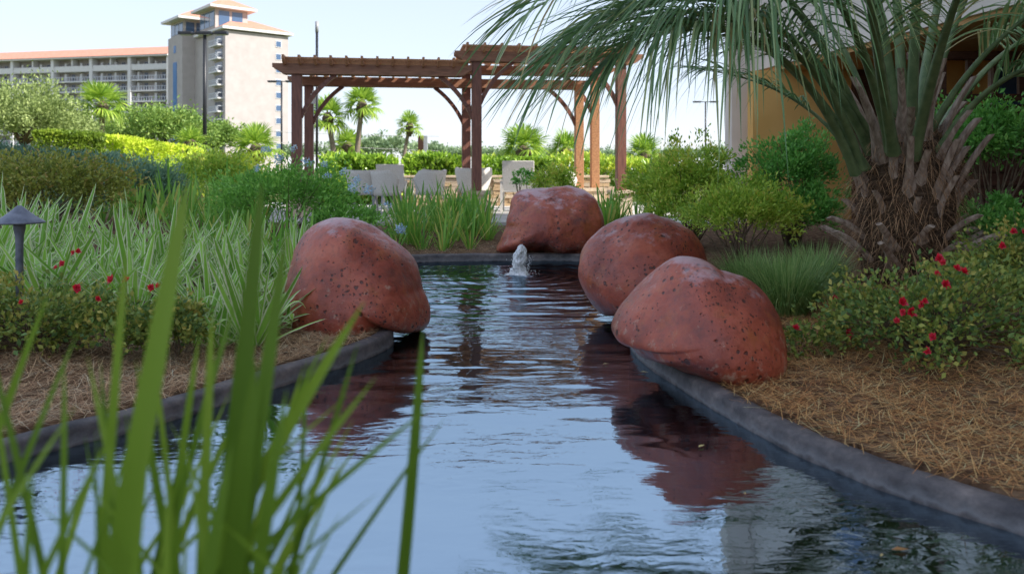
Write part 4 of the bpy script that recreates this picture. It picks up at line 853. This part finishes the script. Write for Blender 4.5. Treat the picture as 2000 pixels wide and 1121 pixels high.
# ------------------------------------------------------------------ garden shrubs and hedges
pb = shrub('plumbago_bush', 'loose green bush with pale blue flower heads behind the left boulder', 'bush', (-2.55, 9.3, .62), (.85, .55, .42), 7000, .05, .42, M['plumbago'], 110, .20, 21, None, 40, .4, .9, [(.75, -.3, -.22, .55, 1900), (-.3, .1, .1, .6, 1500)], .006)
for px, py, d in ((520, 296, 9.1), (575, 292, 9.0), (600, 318, 9.0), (632, 322, 8.9), (672, 338, 8.9), (640, 345, 8.8), (756, 402, 8.6), (690, 368, 8.7), (720, 372, 8.7), (782, 452, 8.4), (548, 310, 9.0), (700, 352, 8.8), (783, 446, 8.4), (505, 330, 9.0)): put_flower(pb, BLUE[random.randrange(3)], P(px, py, d), random.uniform(.8, 1.3))
shrub('bronze_shrub', 'rounded bronze and olive shrub behind the path light, far left', 'shrub', (-5.35, 9.4, .74), (.95, .6, .46), 8500, .05, .5, M['bronze'], 120, .22, 25, None, 30, .3, .9, [(-.75, .1, .0, .6, 2400)], .01)
def hedge(name, label, cat, pts, depth, z0, n, L, W, mat, group=None, rough=.06, top=None, tone=0.0):
    """clipped hedge along a line of (x, y, height): leaves over its sides and top, twiggy core"""
    pts = np.array(pts, float); o = thing(name, label, cat, (pts[0, 0], pts[0, 1], z0), 0, group); org = np.array([pts[0, 0], pts[0, 1], z0])
    sg = np.linalg.norm(np.diff(pts[:, :2], axis=0), axis=1); cum = np.concatenate([[0], np.cumsum(sg)])
    s_ = rng.random(n) * cum[-1]; x = np.interp(s_, cum, pts[:, 0]); y = np.interp(s_, cum, pts[:, 1]); h = np.interp(s_, cum, pts[:, 2])
    tx = np.gradient(pts[:, 0]); ty = np.gradient(pts[:, 1]); k = np.clip(np.searchsorted(cum, s_) - 1, 0, len(sg) - 1); dv = unit(np.diff(pts[:, :2], axis=0))[k]; nv = np.stack([-dv[:, 1], dv[:, 0]], 1)
    u = rng.random(n); per = h + depth + h; w = u * (2 * np.mean(h) + depth); H_ = np.mean(h)
    side = np.where(w < H_, -1, np.where(w < H_ + depth, 0, 1)); vz = np.where(side == 0, h, rng.random(n) * h); off = np.where(side == -1, -depth / 2, np.where(side == 1, depth / 2, (rng.random(n) - .5) * depth))
    bump = fbm(np.stack([s_ * 1.3, vz * 2, off], 1), 61, 3); inn = rough * bump - np.abs(rng.normal(size=n)) * rough * 1.2
    # round the shoulders
    off = off + np.where(side == 0, 0, np.sign(off) * inn) * (1); sh = sstep(.75, 1.0, vz / h); off = off * (1 - .14 * sh * (side != 0)); vz = vz + np.where(side == 0, inn - .10 * depth * (np.abs(off) / (depth / 2)) ** 3, 0)
    p = np.stack([x + nv[:, 0] * off, y + nv[:, 1] * off, z0 + vz], 1) - org
    outv = np.stack([nv[:, 0] * side, nv[:, 1] * side, (side == 0) * 1.0 + .25], 1); ax = unit(outv + rdir(n) * .9); ln = L * (.6 + .8 * rng.random(n))
    tn_ = np.clip(.45 * rng.random(n) + .4 * (.5 + bump) + tone, 0, 1)
    Q().add(leaves(p, ax, rdir(n) + np.array([0, 0, .6]), ln, ln * W, .1), tn_).build('foliage', mat, o)
    # woody core
    mb = MB()
    for i in range(len(pts) - 1):
        a, b_ = pts[i], pts[i + 1]; mb.add([(a[0] - org[0] + sx_ * 0, a[1] - org[1], 0) for sx_ in (0,)], [])
        for t in np.arange(0, 1, .4 / max(sg[i], .4)):
            c_ = a + (b_ - a) * t; mb.tube([(c_[0] - org[0], c_[1] - org[1], -.02), (c_[0] - org[0] + random.uniform(-.08, .08), c_[1] - org[1], c_[2] * .75)], [.025, .01], 5, False)
    mb.build('stems', M['twig'], o); return o
def hx(px, d): return (px - 1000) / F * d
def hz(py, d, z0): return 1 + (330 - py) / F * d - z0
hedge('blue_green_hedge', 'soft blue-green hedge running behind the lily bed, far left', 'hedge', [(hx(-60, 12.0), 12.0, hz(272, 12, .3)), (hx(60, 12.4), 12.4, hz(285, 12.4, .3)), (hx(140, 12.8), 12.8, hz(298, 12.8, .3)), (hx(225, 13.2), 13.2, hz(306, 13.2, .3))], 1.2, .3, 13000, .075, .28, M['teal'], None, .12)
shrub('blue_green_shrub', 'blue-green shrub at the end of the soft hedge, right of the bronze shrub', 'shrub', (hx(270, 11.8), 11.8, .70), (.72, .5, .42), 6500, .07, .28, M['teal'], 90, .22, 31, None, 20, .3, .9, [(.3, .1, -.1, .6, 1200)])
hedge('clipped_hedge', 'shade-coloured clipped hedge left of the golden hedge', 'hedge', [(hx(75, 19.5), 19.5, hz(258, 19.5, .2)), (hx(140, 19.7), 19.7, hz(260, 19.7, .2)), (hx(203, 20.0), 20.0, hz(264, 20.0, .2))], 1.0, .2, 9000, .10, .5, M['hedge_shaded'], None, .05)
hedge('clipped_hedge', 'bright golden clipped hedge in the sun, below the utility pole', 'hedge', [(hx(206, 20.6), 20.6, hz(268, 20.6, .2)), (hx(260, 21.6), 21.6, hz(273, 21.6, .2)), (hx(300, 22.6), 22.6, hz(283, 22.6, .2)), (hx(366, 24.5), 24.5, hz(292, 24.5, .2))], 1.1, .2, 14000, .10, .5, M['hedge_gold'], None, .05, .1)
hedge('glossy_hedge', 'glossy yellow-green hedge behind the left patio chairs', 'hedge', [(hx(630, 20.5), 20.5, hz(312, 20.5, .1)), (hx(680, 20.7), 20.7, hz(303, 20.7, .1)), (hx(740, 20.9), 20.9, hz(306, 20.9, .1)), (hx(775, 21.0), 21.0, hz(318, 21.0, .1))], 1.1, .1, 5200, .15, .5, M['broad'], None, .13)
hedge('glossy_hedge', 'glossy yellow-green hedge left of the middle pergola post', 'hedge', [(hx(795, 20.2), 20.2, hz(312, 20.2, .1)), (hx(840, 20.2), 20.2, hz(302, 20.2, .1)), (hx(905, 20.3), 20.3, hz(308, 20.3, .1))], 1.2, .1, 4200, .15, .5, M['broad'], None, .13)
hedge('glossy_hedge', 'long sunny yellow-green hedge above the stone wall, right of the middle post', 'hedge', [(hx(935, 21.0), 21.0, hz(312, 21, .1)), (hx(1020, 21.0), 21.0, hz(306, 21, .1)), (hx(1120, 20.8), 20.8, hz(309, 20.8, .1)), (hx(1230, 20.5), 20.5, hz(316, 20.5, .1)), (hx(1300, 20.2), 20.2, hz(318, 20.2, .1))], 1.1, .1, 8500, .13, .5, M['broad'], None, .13, .15)
shrub('dark_shrub', 'small dark shrub between the square patio chair and the lit post', 'shrub', (hx(1078, 14.6), 14.6, .68), (.45, .32, .34), 3000, .055, .5, M['juniper'], 50, .25, 37, None, 16, .3, .9)
shrub('young_tree', 'thin young dark-leaved sapling in front of the square patio chair', 'sapling', (hx(1020, 13.9), 13.9, .82), (.16, .12, .22), 420, .05, .5, M['shrub'], 16, .3, 38, None, 6, .3, .9, (), .012)
for i, (px, d, z, r_, nn, lb) in enumerate(((420, 15.5, .75, (.75, .5, .5), 4200, 'loose yellow-green shrub behind the daylilies, below the thick lamp post'), (465, 17.5, .8, (.8, .5, .5), 3600, 'pale olive shrub left of the blue-flowered bush'), (380, 18.5, .85, (.7, .5, .5), 3400, 'sunlit shrub just right of the golden hedge end'))):
    shrub('garden_shrub', lb, 'shrub', (hx(px, d), d, z), r_, nn, .075, .45, M['juniper'] if i != 1 else M['hedge_gold'], 60, .25, 41 + i, None, 14, .3, .9)
# right bank
shrub('feathery_shrub', 'large feathery green shrub right of the grass clumps, at the light pillar', 'shrub', (hx(1345, 9.3), 9.3, .78), (.62, .5, .46), 10500, .045, .42, M['juniper'], 170, .16, 51, None, 34, .5, .9, [(.5, -.5, -.22, .7, 4200), (-.25, -.3, -.30, .6, 2200)], .01, .35)
shrub('feathery_shrub', 'upright feathery shrub in front of the ochre wall', 'shrub', (hx(1548, 9.0), 9.0, .90), (.52, .42, .55), 8000, .045, .45, M['shrub'], 130, .17, 55, None, 34, .5, .9, [(.1, -.3, -.4, .75, 3600)], .01, .35)
shrub('feathery_shrub', 'low olive shrub right of the middle boulder, left of the fine grass', 'shrub', (hx(1440, 7.6), 7.6, .52), (.55, .42, .36), 7000, .04, .42, M['juniper'], 120, .17, 57, None, 24, .4, .9, [(.35, .05, .05, .6, 1800)], .008, .3)
shrub('tall_shrub', 'tall green shrub with bare grey stems right of the palm, at the deck', 'shrub', (hx(1935, 7.4), 7.4, 1.22), (.55, .42, .42), 6500, .05, .48, M['shrub'], 100, .22, 59, None, 26, .3, .9, (), .012, .3)
shrub('low_shrub', 'low leafy shrub at the deck foot behind the red blooms', 'shrub', (hx(1930, 6.4), 6.4, .50), (.5, .35, .22), 3600, .045, .5, M['shrub'], 60, .22, 60, None, 14, .3, .9, (), .008, .3)
fq = Q(); nb = 2600; a = rng.random(nb) * 2 * math.pi; r0 = rng.random(nb) ** .5 * .13; base = np.stack([r0 * np.cos(a), r0 * np.sin(a), np.zeros(nb)], 1)
dv = np.stack([np.cos(a) * (.15 + r0 * 3.2), np.sin(a) * (.15 + r0 * 3.2), np.ones(nb)], 1) + rng.normal(size=(nb, 3)) * .12
qd, sd_, ix = strips(base, dv, .34 + .34 * rng.random(nb), np.full(nb, .0042), .12 + .5 * rng.random(nb), 6, cols=1, vfold=0); fq.add(qd, rng.random(nb)[ix], sd_)
fgm = fq.mesh('blades'); fgm.materials.append(M['fine_grass'])
for px, d, sc_, lb in ((1535, 5.15, .88, 'large fine-bladed grass tuft right of the front boulder'), (1465, 5.9, .75, 'fine-bladed grass tuft behind the front boulder'), (1590, 5.8, .8, 'fine-bladed grass tuft against the foot of the thick palm')):
    x = hx(px, d); t = thing('grass_tuft', lb, 'grass', (x, d, g1(x, d) - .01), random.random() * 6, 'fine-bladed grass tufts'); t.scale = (sc_,) * 3; link('blades', fgm, t, None, 'stuff')

# ------------------------------------------------------------------ pine straw
def straw(name, label, n, xs, ys, mat, cond, seed, Lr=(.06, .15)):
    x = rng.uniform(*xs, n); y = rng.uniform(*ys, n); s_ = sdf(x, y); k = ((s_ > .085) | ((s_ > .045) & (rng.random(n) < .18))) & cond(x, y); x, y, s_ = x[k], y[k], s_[k]; n = len(x)
    z = np.maximum(gh(x, y, s_), .076) + .004 + .022 * rng.random(n) ** 2; a = rng.random(n) * 2 * math.pi; dv = np.stack([np.cos(a), np.sin(a), rng.normal(size=n) * .14], 1); L = rng.uniform(*Lr, n)
    base = np.stack([x, y, z], 1) - unit(dv) * L[:, None] * .5; base[:, 2] = np.maximum(base[:, 2], z - .01)
    qd, sd_, ix = strips(base, dv, L, np.full(n, .0019), rng.normal(size=n) * .15, 3, cols=1, vfold=0, basew=1, maxw=.5)
    qd[..., 0] += .0; return tag(Q().add(qd, np.clip(rng.normal(.5, .25, n), 0, 1)[ix], sd_).build(name, mat), label, 'pine straw', None, 'stuff')
straw('pine_straw', 'golden brown pine straw mulch covering the right bank', 42000, (.7, 3.3), (2.0, 6.2), M['straw_gold'], lambda x, y: x > .6, 1)
straw('pine_straw', 'greyish pink pine straw mulch covering the left bank', 26000, (-3.0, -.7), (2.6, 5.2), M['straw'], lambda x, y: x < -.6, 2)
straw('pine_straw', 'dry straw strip behind the back kerb of the pond', 3500, (-2.0, 1.6), (8.9, 10.2), M['straw'], lambda x, y: y > 8.8, 3, (.08, .2))

# ------------------------------------------------------------------ thick feather palm on the right bank
PC = Vector((P(1768, 330, 6.25).x, 6.25, 0)); PZ = g1(PC.x, PC.y)
pp_ = thing('feather_palm', 'thick-trunked feather palm with cut leaf stubs and arching blue-green fronds', 'palm tree', (PC.x, PC.y, PZ - .02))
loc = pp_.location.copy()
TH = 1.12                                                     # trunk height
prof_t = [(0, -.02), (.30, -.02), (.31, .1), (.33, .35), (.35, .6), (.34, .85), (.28, 1.05), (.18, 1.2), (.08, 1.3), (0, 1.32)]
MB().lathe(prof_t, 28).build('trunk', noise_mat('fibrous_palm_trunk', (.045, .028, .018), (.15, .10, .065), 18, .95, 1.0, .03, (1, 1, 3)), pp_, True)
def trad(z): return float(np.interp(z, [p[1] for p in prof_t[1:-1]], [p[0] for p in prof_t[1:-1]]))
stub_mat = noise_mat('grey_dry_leaf_base', (.24, .17, .13), (.54, .43, .35), 9, .8, .5, .006, (4, 4, .6)); cut_mat = noise_mat('cut_palm_wood', (.45, .28, .15), (.60, .42, .26), 30, .9, .3, .003)
def stub(az, z, tilt, L, w):
    """cut leaf base: a keeled tapering shaft leaving the trunk"""
    mb = MB(); r0 = trad(z) - .05; dirv = Vector((math.cos(az) * math.sin(tilt), math.sin(az) * math.sin(tilt), math.cos(tilt))); b0 = Vector((math.cos(az) * r0, math.sin(az) * r0, z)); sd_ = Vector((-math.sin(az), math.cos(az), 0)); nn = sd_.cross(dirv)
    if nn.dot(Vector((math.cos(az), math.sin(az), 0))) < 0: nn = -nn
    ring = []; ns = 6
    for i in range(ns + 1):
        t = i / ns; c_ = b0 + dirv * L * t - nn * (.05 * math.sin(t * 3.1)) * .6; ww = w * (1.5 - 1.15 * min(1, t * 1.9) if t < .35 else .62 - .22 * t); hh = w * (.36 - .08 * t)
        for (a, c2) in ((-1, .1), (-.55, .55), (0, .8), (.55, .55), (1, .1), (.5, -.45), (0, -.6), (-.5, -.45)): ring.append(c_ + sd_ * a * ww * .5 + nn * c2 * hh + dirv * (.02 * c2 if i == ns else 0))
    fs_ = [(i * 8 + k, i * 8 + (k + 1) % 8, (i + 1) * 8 + (k + 1) % 8, (i + 1) * 8 + k) for i in range(ns) for k in range(8)]; mb.add(ring, fs_).add([ring[ns * 8 + k] for k in range(8)], [tuple(range(8))], 1)
    mb.build('leaf_stub', [stub_mat, cut_mat], pp_)
k = 0
for row in range(7):
    z = .12 + row * .15; nrow = 9
    for j in range(nrow):
        az = (j + .5 * (row % 2)) * 2 * math.pi / nrow + random.uniform(-.2, .2) + row * .12
        if math.sin(az) > .55: continue                       # the far side shows nothing
        stub(az, z + random.uniform(-.04, .04), R(random.uniform(20, 40) - row * .8 + (22 if row < 2 else 0)), random.uniform(.34, .64) * (1.05 if row > 2 else .75), random.uniform(.098, .135))
fq = Q(); nb = 5200; az = rng.random(nb) * 2 * math.pi; zz = rng.uniform(.05, 1.28, nb); rt = np.array([trad(q) for q in zz]); base = np.stack([np.cos(az) * rt, np.sin(az) * rt, zz], 1)
dv = np.stack([np.cos(az) * .9, np.sin(az) * .9, np.full(nb, .25)], 1) + rng.normal(size=(nb, 3)) * .75
qd, sd_, ix = strips(base, dv, .07 + .16 * rng.random(nb), np.full(nb, .0045), .1 + .9 * rng.random(nb), 4, cols=1, vfold=0); fq.add(qd, rng.random(nb)[ix], sd_); fq.build('fibres', M['fibre'], pp_, 'stuff')
rach = noise_mat('frond_stalk', (.10, .16, .07), (.19, .26, .12), 12, .45, .2, .003, (1, 1, 1))
def frond(p0, p1, p2, ll=.62, start=.30, w0=.075, nl=68, tone=0.0, droop=.45, seed=0, brown=.04):
    """arching frond: stalk along a Bezier from p0 over p1 to p2, two rows of long leaflets"""
    p0, p1, p2 = [np.array(p, float) - np.array(loc) for p in (p0, p1, p2)]; ns = 22; t = np.linspace(0, 1, ns)[:, None]; C = p0 * (1 - t) ** 2 + 2 * p1 * t * (1 - t) + p2 * t * t
    mb = MB(); pts = [Vector(c_) for c_ in C]; ring = []
    for i, c_ in enumerate(pts):
        tg = (pts[min(i + 1, ns - 1)] - pts[max(i - 1, 0)]).normalized(); sd_ = tg.cross(Vector((0, 0, 1))).normalized(); up_ = sd_.cross(tg); ww = max(.005, w0 * (1 - i / (ns - 1)) ** .8) * (1.25 if i == 0 else 1); hh = ww * .5
        for a, c2 in ((-1, .2), (0, .55), (1, .2), (.55, -.6), (-.55, -.6)): ring.append(c_ + sd_ * a * ww * .5 + up_ * c2 * hh)
    mb.add(ring, [(i * 5 + k, i * 5 + (k + 1) % 5, (i + 1) * 5 + (k + 1) % 5, (i + 1) * 5 + k) for i in range(ns - 1) for k in range(5)])
    fo = mb.build('frond', rach, pp_, True)
    tt = np.linspace(start, .995, nl); tt = np.repeat(tt, 2) + rng.normal(size=nl * 2) * .006; sgn = np.tile([1, -1.], nl); tt = np.clip(tt, 0, 1)[:, None]
    c_ = p0 * (1 - tt) ** 2 + 2 * p1 * tt * (1 - tt) + p2 * tt * tt; tg = unit(2 * (1 - tt) * (p1 - p0) + 2 * tt * (p2 - p1)); sd_ = unit(np.cross(tg, np.array([0, 0, 1.]))); up_ = np.cross(sd_, tg)
    f = tt[:, 0]; fw = (.45 + .55 * f)[:, None]
    d0 = tg * fw + sd_ * sgn[:, None] * (.85 - .25 * f)[:, None] + up_ * .38 + rng.normal(size=(nl * 2, 3)) * .10
    env = np.sin(np.clip((f - start) / (1 - start), 0, 1) * math.pi * .78 + .45) ** .7; L = ll * (.45 + .62 * env) * (.9 + .2 * rng.random(nl * 2))
    qd, s2, ix = strips(c_, d0, L, np.full(nl * 2, .0165) * (.8 + .4 * rng.random(nl * 2)), droop * (.5 + .9 * rng.random(nl * 2)), 7, cols=1, tw=rng.normal(size=nl * 2) * .5, basew=.5, vfold=0, maxw=.3)
    tn_ = np.clip(.35 + .25 * rng.normal(size=nl * 2) + tone, 0, .74); tn_ = np.where(rng.random(nl * 2) < brown, .95, tn_)
    Q().add(qd, tn_[ix], s2).build('leaflets', M['pindo'], fo, 'stuff')
def cr(px, py, d=6.2): return P(px, py, d)
frond(cr(1690, 330, 6.1), cr(1455, -85, 5.6), cr(1195, 120, 5.0), .88, .40, .085, 64, droop=.62)
frond(cr(1715, 290, 6.2), cr(1440, -190, 5.8), cr(1090, 120, 5.4), .88, .40, .08, 64, droop=.55)
frond(cr(1700, 300, 6.3), cr(1480, -330, 5.4), cr(1060, 10, 4.8), .86, .42, .08, 64, droop=.5)
frond(cr(1660, 300, 6.3), cr(1560, 150, 6.5), cr(1350, 135, 6.7), .40, .32, .06, 46)
frond(cr(1680, 330, 6.0), cr(1600, 30, 5.5), cr(1330, 30, 4.8), .90, .40, .085, 64, droop=.8)
frond(cr(1740, 300, 6.0), cr(1640, -180, 5.2), cr(1420, -60, 4.3), .95, .42, .08, droop=.95)
frond(cr(1720, 280, 6.4), cr(1560, -260, 6.9), cr(1230, 30, 7.2), .80, .38, .075, droop=.6)
frond(cr(1670, 340, 6.0), cr(1540, 0, 5.4), cr(1290, 70, 4.6), .95, .45, .08, 60, droop=.8)
frond(cr(1700, 300, 6.2), cr(1500, -140, 5.6), cr(1150, 60, 5.2), .95, .45, .08, 64, droop=.75)
frond(cr(1755, 260, 6.2), cr(1700, -150, 6.0), cr(1600, -420, 5.6), .66, .37, .09, tone=.1)
frond(cr(1765, 255, 6.3), cr(1745, -200, 6.6), cr(1700, -480, 7.2), .66, .37, .09, tone=.1)
frond(cr(1778, 260, 6.1), cr(1800, -140, 5.7), cr(1790, -420, 5.0), .66, .37, .09, tone=.12)
frond(cr(1800, 255, 6.3), cr(1880, -60, 6.2), cr(2060, -330, 6.2), .66, .37, .09, tone=.12)
frond(cr(1810, 270, 6.1), cr(1930, 30, 5.8), cr(2180, -60, 5.4), .66, .37, .09, tone=.1, brown=.12)
frond(cr(1830, 300, 6.0), cr(1960, 60, 5.6), cr(2260, 120, 5.0), .66, .37, .09, brown=.12)
frond(cr(1790, 250, 6.5), cr(1850, -180, 7.0), cr(1980, -420, 7.6), .66, .37, .085, tone=.1)
frond(cr(1745, 300, 5.9), cr(1700, 20, 5.1), cr(1660, -260, 4.2), .66, .37, .09, tone=.05)
frond(cr(1785, 310, 5.9), cr(1850, -10, 5.1), cr(1960, -200, 4.1), .66, .37, .09, tone=.1, brown=.12)
frond(cr(1820, 280, 6.6), cr(1990, -20, 7.2), cr(2240, 40, 7.8), .66, .37, .08, brown=.1)

# ------------------------------------------------------------------ fan palms
def fan_mesh(nl, L, droop, W=.075, petiole=.8):
    """one fan frond along +x from its petiole, leaflets spread as a folded fan"""
    a = np.linspace(-R(115), R(115), nl); hub = np.array([petiole, 0, .12]); d0 = np.stack([np.cos(a) * .95, np.sin(a) * 1.0, .16 - .25 * np.abs(a) / 2], 1); d0 += rng.normal(size=d0.shape) * .04
    ln = L * (1 - .28 * (np.abs(a) / R(115)) ** 2) * (.92 + .16 * rng.random(nl))
    qd, s2, ix = strips(np.repeat(hub[None], nl, 0), d0, ln, np.full(nl, W), np.full(nl, droop) * (.7 + .6 * rng.random(nl)), 5, cols=1, basew=.35, vfold=0, maxw=.5, tipw=.02)
    q = Q().add(qd, np.clip(rng.normal(.5, .22, nl), 0, 1)[ix], s2)
    pq, s3, i3 = strips(np.zeros((1, 3)), np.array([[petiole, 0, .12]]), [np.linalg.norm(hub)], [.05], [.0], 3, cols=1, basew=1, maxw=.9, vfold=0); q.add(pq, np.full(3, .6), s3)
    me = q.mesh('frond'); me.materials.append(M['fan']); return me
FAN = [fan_mesh(22, .85, g) for g in (.10, .3, .55)]
def fan_palm(label, px, d, ycrown, size, lean=0.0, n=30, z0=0.0, trunk_r=.13, group='fan palms beyond the patio', low=-1.0, stems=True):
    x = (px - 1000) / F * d; zc_ = 1 + (330 - ycrown) / F * d; t = thing('fan_palm', label, 'palm tree', (x - lean, d, z0), 0, group); h = zc_ - z0
    pts = [(lean * (q ** 1.5), 0, h * q) for q in np.linspace(0, 1, 8)]
    MB().tube(pts, [trunk_r * (1.25 - .35 * q) for q in np.linspace(0, 1, 8)], 10).build('trunk', M['palm_bark'], t, True)
    MB().lathe([(trunk_r * .8, -.55), (trunk_r * 2.1, -.25), (trunk_r * 2.3, .05), (trunk_r * 1.2, .3), (0, .38)], 12, (lean, 0, h)).build('boot_collar', M['fibre'] if False else M['bark'], t, True)
    for i in range(n):
        o = link('frond', FAN[0 if i < n * .4 else (1 if i < n * .75 else 2)], t); el = R(80) - (i / n) ** .9 * R(80 + 38 * -low); o.location = (lean, 0, h); o.rotation_euler = Euler((random.uniform(-.3, .3), -el, i * 2.39996 + random.uniform(-.2, .2)), 'XYZ'); s_ = size * random.uniform(.85, 1.12); o.scale = (s_, s_, s_)
    return t
fan_palm('sunlit fan palm with brown collar in front of the hotel wing', 200, 42, 210, .95, .1)
fan_palm('fan palm with curved trunk, partly behind the left pergola posts', 640, 42, 232, .80, -.5, 26)
fan_palm('fan palm with full crown in the left pergola bay', 707, 42, 208, .78, .35, 28)
fan_palm('small leaning fan palm beside the brown pylon', 800, 46, 248, .60, .5, 22, 0, .10)
fan_palm('bushy low palm in front of the hotel block base', 500, 36, 296, .80, 0, 26, 0, .15, low=-.4)
fan_palm('bushy low palm seen right of the middle pergola post', 1022, 36, 298, .85, 0, 28, 0, .15, low=-.4)
fan_palm('bushy low palm right of the pergola, left of the pillar', 1258, 36, 308, .70, 0, 24, 0, .15, low=-.4)
fan_palm('bushy low palm left of the full-crowned fan palm', 678, 48, 288, .70, 0, 22, 0, .15, low=-.4)
fan_palm('bushy palm before the oak, left of the thick lamp post', 372, 34, 284, .55, 0, 24, 0, .12, low=-.4)
fan_palm('bushy low palm between the lit pergola posts', 1105, 38, 300, .75, 0, 22, 0, .15, low=-.4)

# ------------------------------------------------------------------ broadleaf trees
def tree(label, px, d, ytop, ybot, wpx, n, L, mat, seed, group='broadleaf trees beyond the garden', clumps=90, depth=.8, lobes=5):
    x = (px - 1000) / F * d; zt_ = 1 + (330 - ytop) / F * d; zb = max(.3, 1 + (330 - ybot) / F * d); rx = wpx / 2 / F * d; rz = (zt_ - zb) / 2
    t = thing('oak_tree', label, 'tree', (x, d, 0), 0, group); q = Q(); cz = (zt_ + zb) / 2; tips = []
    for i in range(lobes):
        a = 2 * math.pi * i / lobes + seed; f = .62 if i else .8
        c_ = (math.cos(a) * rx * .45 * (i > 0), math.sin(a) * rx * depth * .45 * (i > 0), cz + rz * (.25 if i == 0 else random.uniform(-.35, .2))); tips.append(c_)
        bush_quads(q, c_, (rx * f, rx * f * depth, rz * (.75 if i else .8)), n // lobes, L, .55, clumps // lobes * 2, .24, seed + i, .3, shell=.8, lump=.35)
    q.build('crown', mat, t); mb = MB(); tr_ = max(.12, rx * .06); fork = Vector((0, 0, max(.8, cz - rz * .8)))
    mb.tube([(0, 0, -.1), (tr_ * .4, 0, fork.z * .5), fork], [tr_ * 1.3, tr_, tr_ * .85], 9)
    for c_ in tips: mb.tube([fork, fork.lerp(Vector(c_), .5) + Vector((0, 0, .2)), c_], [tr_ * .6, tr_ * .4, tr_ * .12], 7)
    mb.build('trunk', M['bark'], t, True); return t
tree('big pale green oak at the far left edge, before the hotel wing', 45, 34, 172, 296, 250, 15000, .13, M['oak_pale'], 3)
tree('pale oak behind the shade-coloured clipped hedge', 130, 38, 222, 300, 130, 6500, .14, M['oak_pale'], 5)
tree('wide green oak behind the golden hedge, before the stair tower', 325, 58, 208, 306, 210, 11000, .20, M['oak'], 7)
tree('green oak behind the thick lamp post', 420, 62, 240, 306, 120, 6000, .20, M['oak'], 9)
tree('low green tree behind the sunlit fan palm', 225, 60, 238, 306, 130, 5000, .20, M['oak'], 11)
for i, (px, yt, w, d) in enumerate(((745, 268, 120, 110), (830, 282, 120, 118), (690, 280, 110, 120), (900, 290, 120, 130), (975, 296, 120, 140), (600, 282, 120, 120), (1060, 292, 130, 140), (1180, 296, 140, 145), (1310, 294, 140, 140), (1420, 290, 120, 130))):
    tree(['tallest rounded tree of the far tree line, in the left pergola bay', 'far tree behind the brown pylon', 'far tree between the two fan palms of the left bay', 'far tree just left of the middle pergola post', 'far low tree just right of the middle pergola post', 'far tree behind the left pergola posts', 'far tree behind the bushy palm of the right bay', 'far low tree between the right pergola posts', 'far tree right of the pergola', 'far tree against the light pillar'][i], px, d, yt, 312, w, 2600, .42, M['far'], 20 + i, 'far tree line', 40, .6, 4)

# ------------------------------------------------------------------ leaves floating on the pond
lm = leaf_mat('fallen_leaf', [(.28, .22, .08), (.36, .30, .14), (.20, .09, .03)], .2, .6)
for px, py, L, rot, tn_, lb in ((1183, 712, .035, .3, .5, 'pale fallen leaf afloat below the front boulder, nearer the middle'), (1258, 728, .045, -.2, .4, 'pale fallen leaf afloat near the kerb below the front boulder'), (1370, 873, .04, .8, .3, 'yellowish fallen leaf afloat in the boulder reflection'), (1758, 1076, .05, .05, .95, 'brown twig-like leaf afloat at the lower right'), (1722, 1087, .02, .9, .2, 'tiny yellow-green leaf afloat beside the brown one'), (1455, 966, .018, 1.3, .6, 'tiny pale fleck afloat in the building reflection')):
    d = 1.0 * F / (py - 330); me = Q().add(leaves(np.array([[-L / 2, 0, 0]]), np.array([[1., .0, 0]]), np.array([[0, 0, 1.]]), [L], [L * .42], .12), np.array([tn_])).mesh('floating_leaf'); me.materials.append(lm)
    o = link('floating_leaf', me); o.location = ((px - 1000) / F * d, d, .006); o.rotation_euler = (0, 0, rot); tag(o, lb, 'leaf', 'leaves floating on the pond')
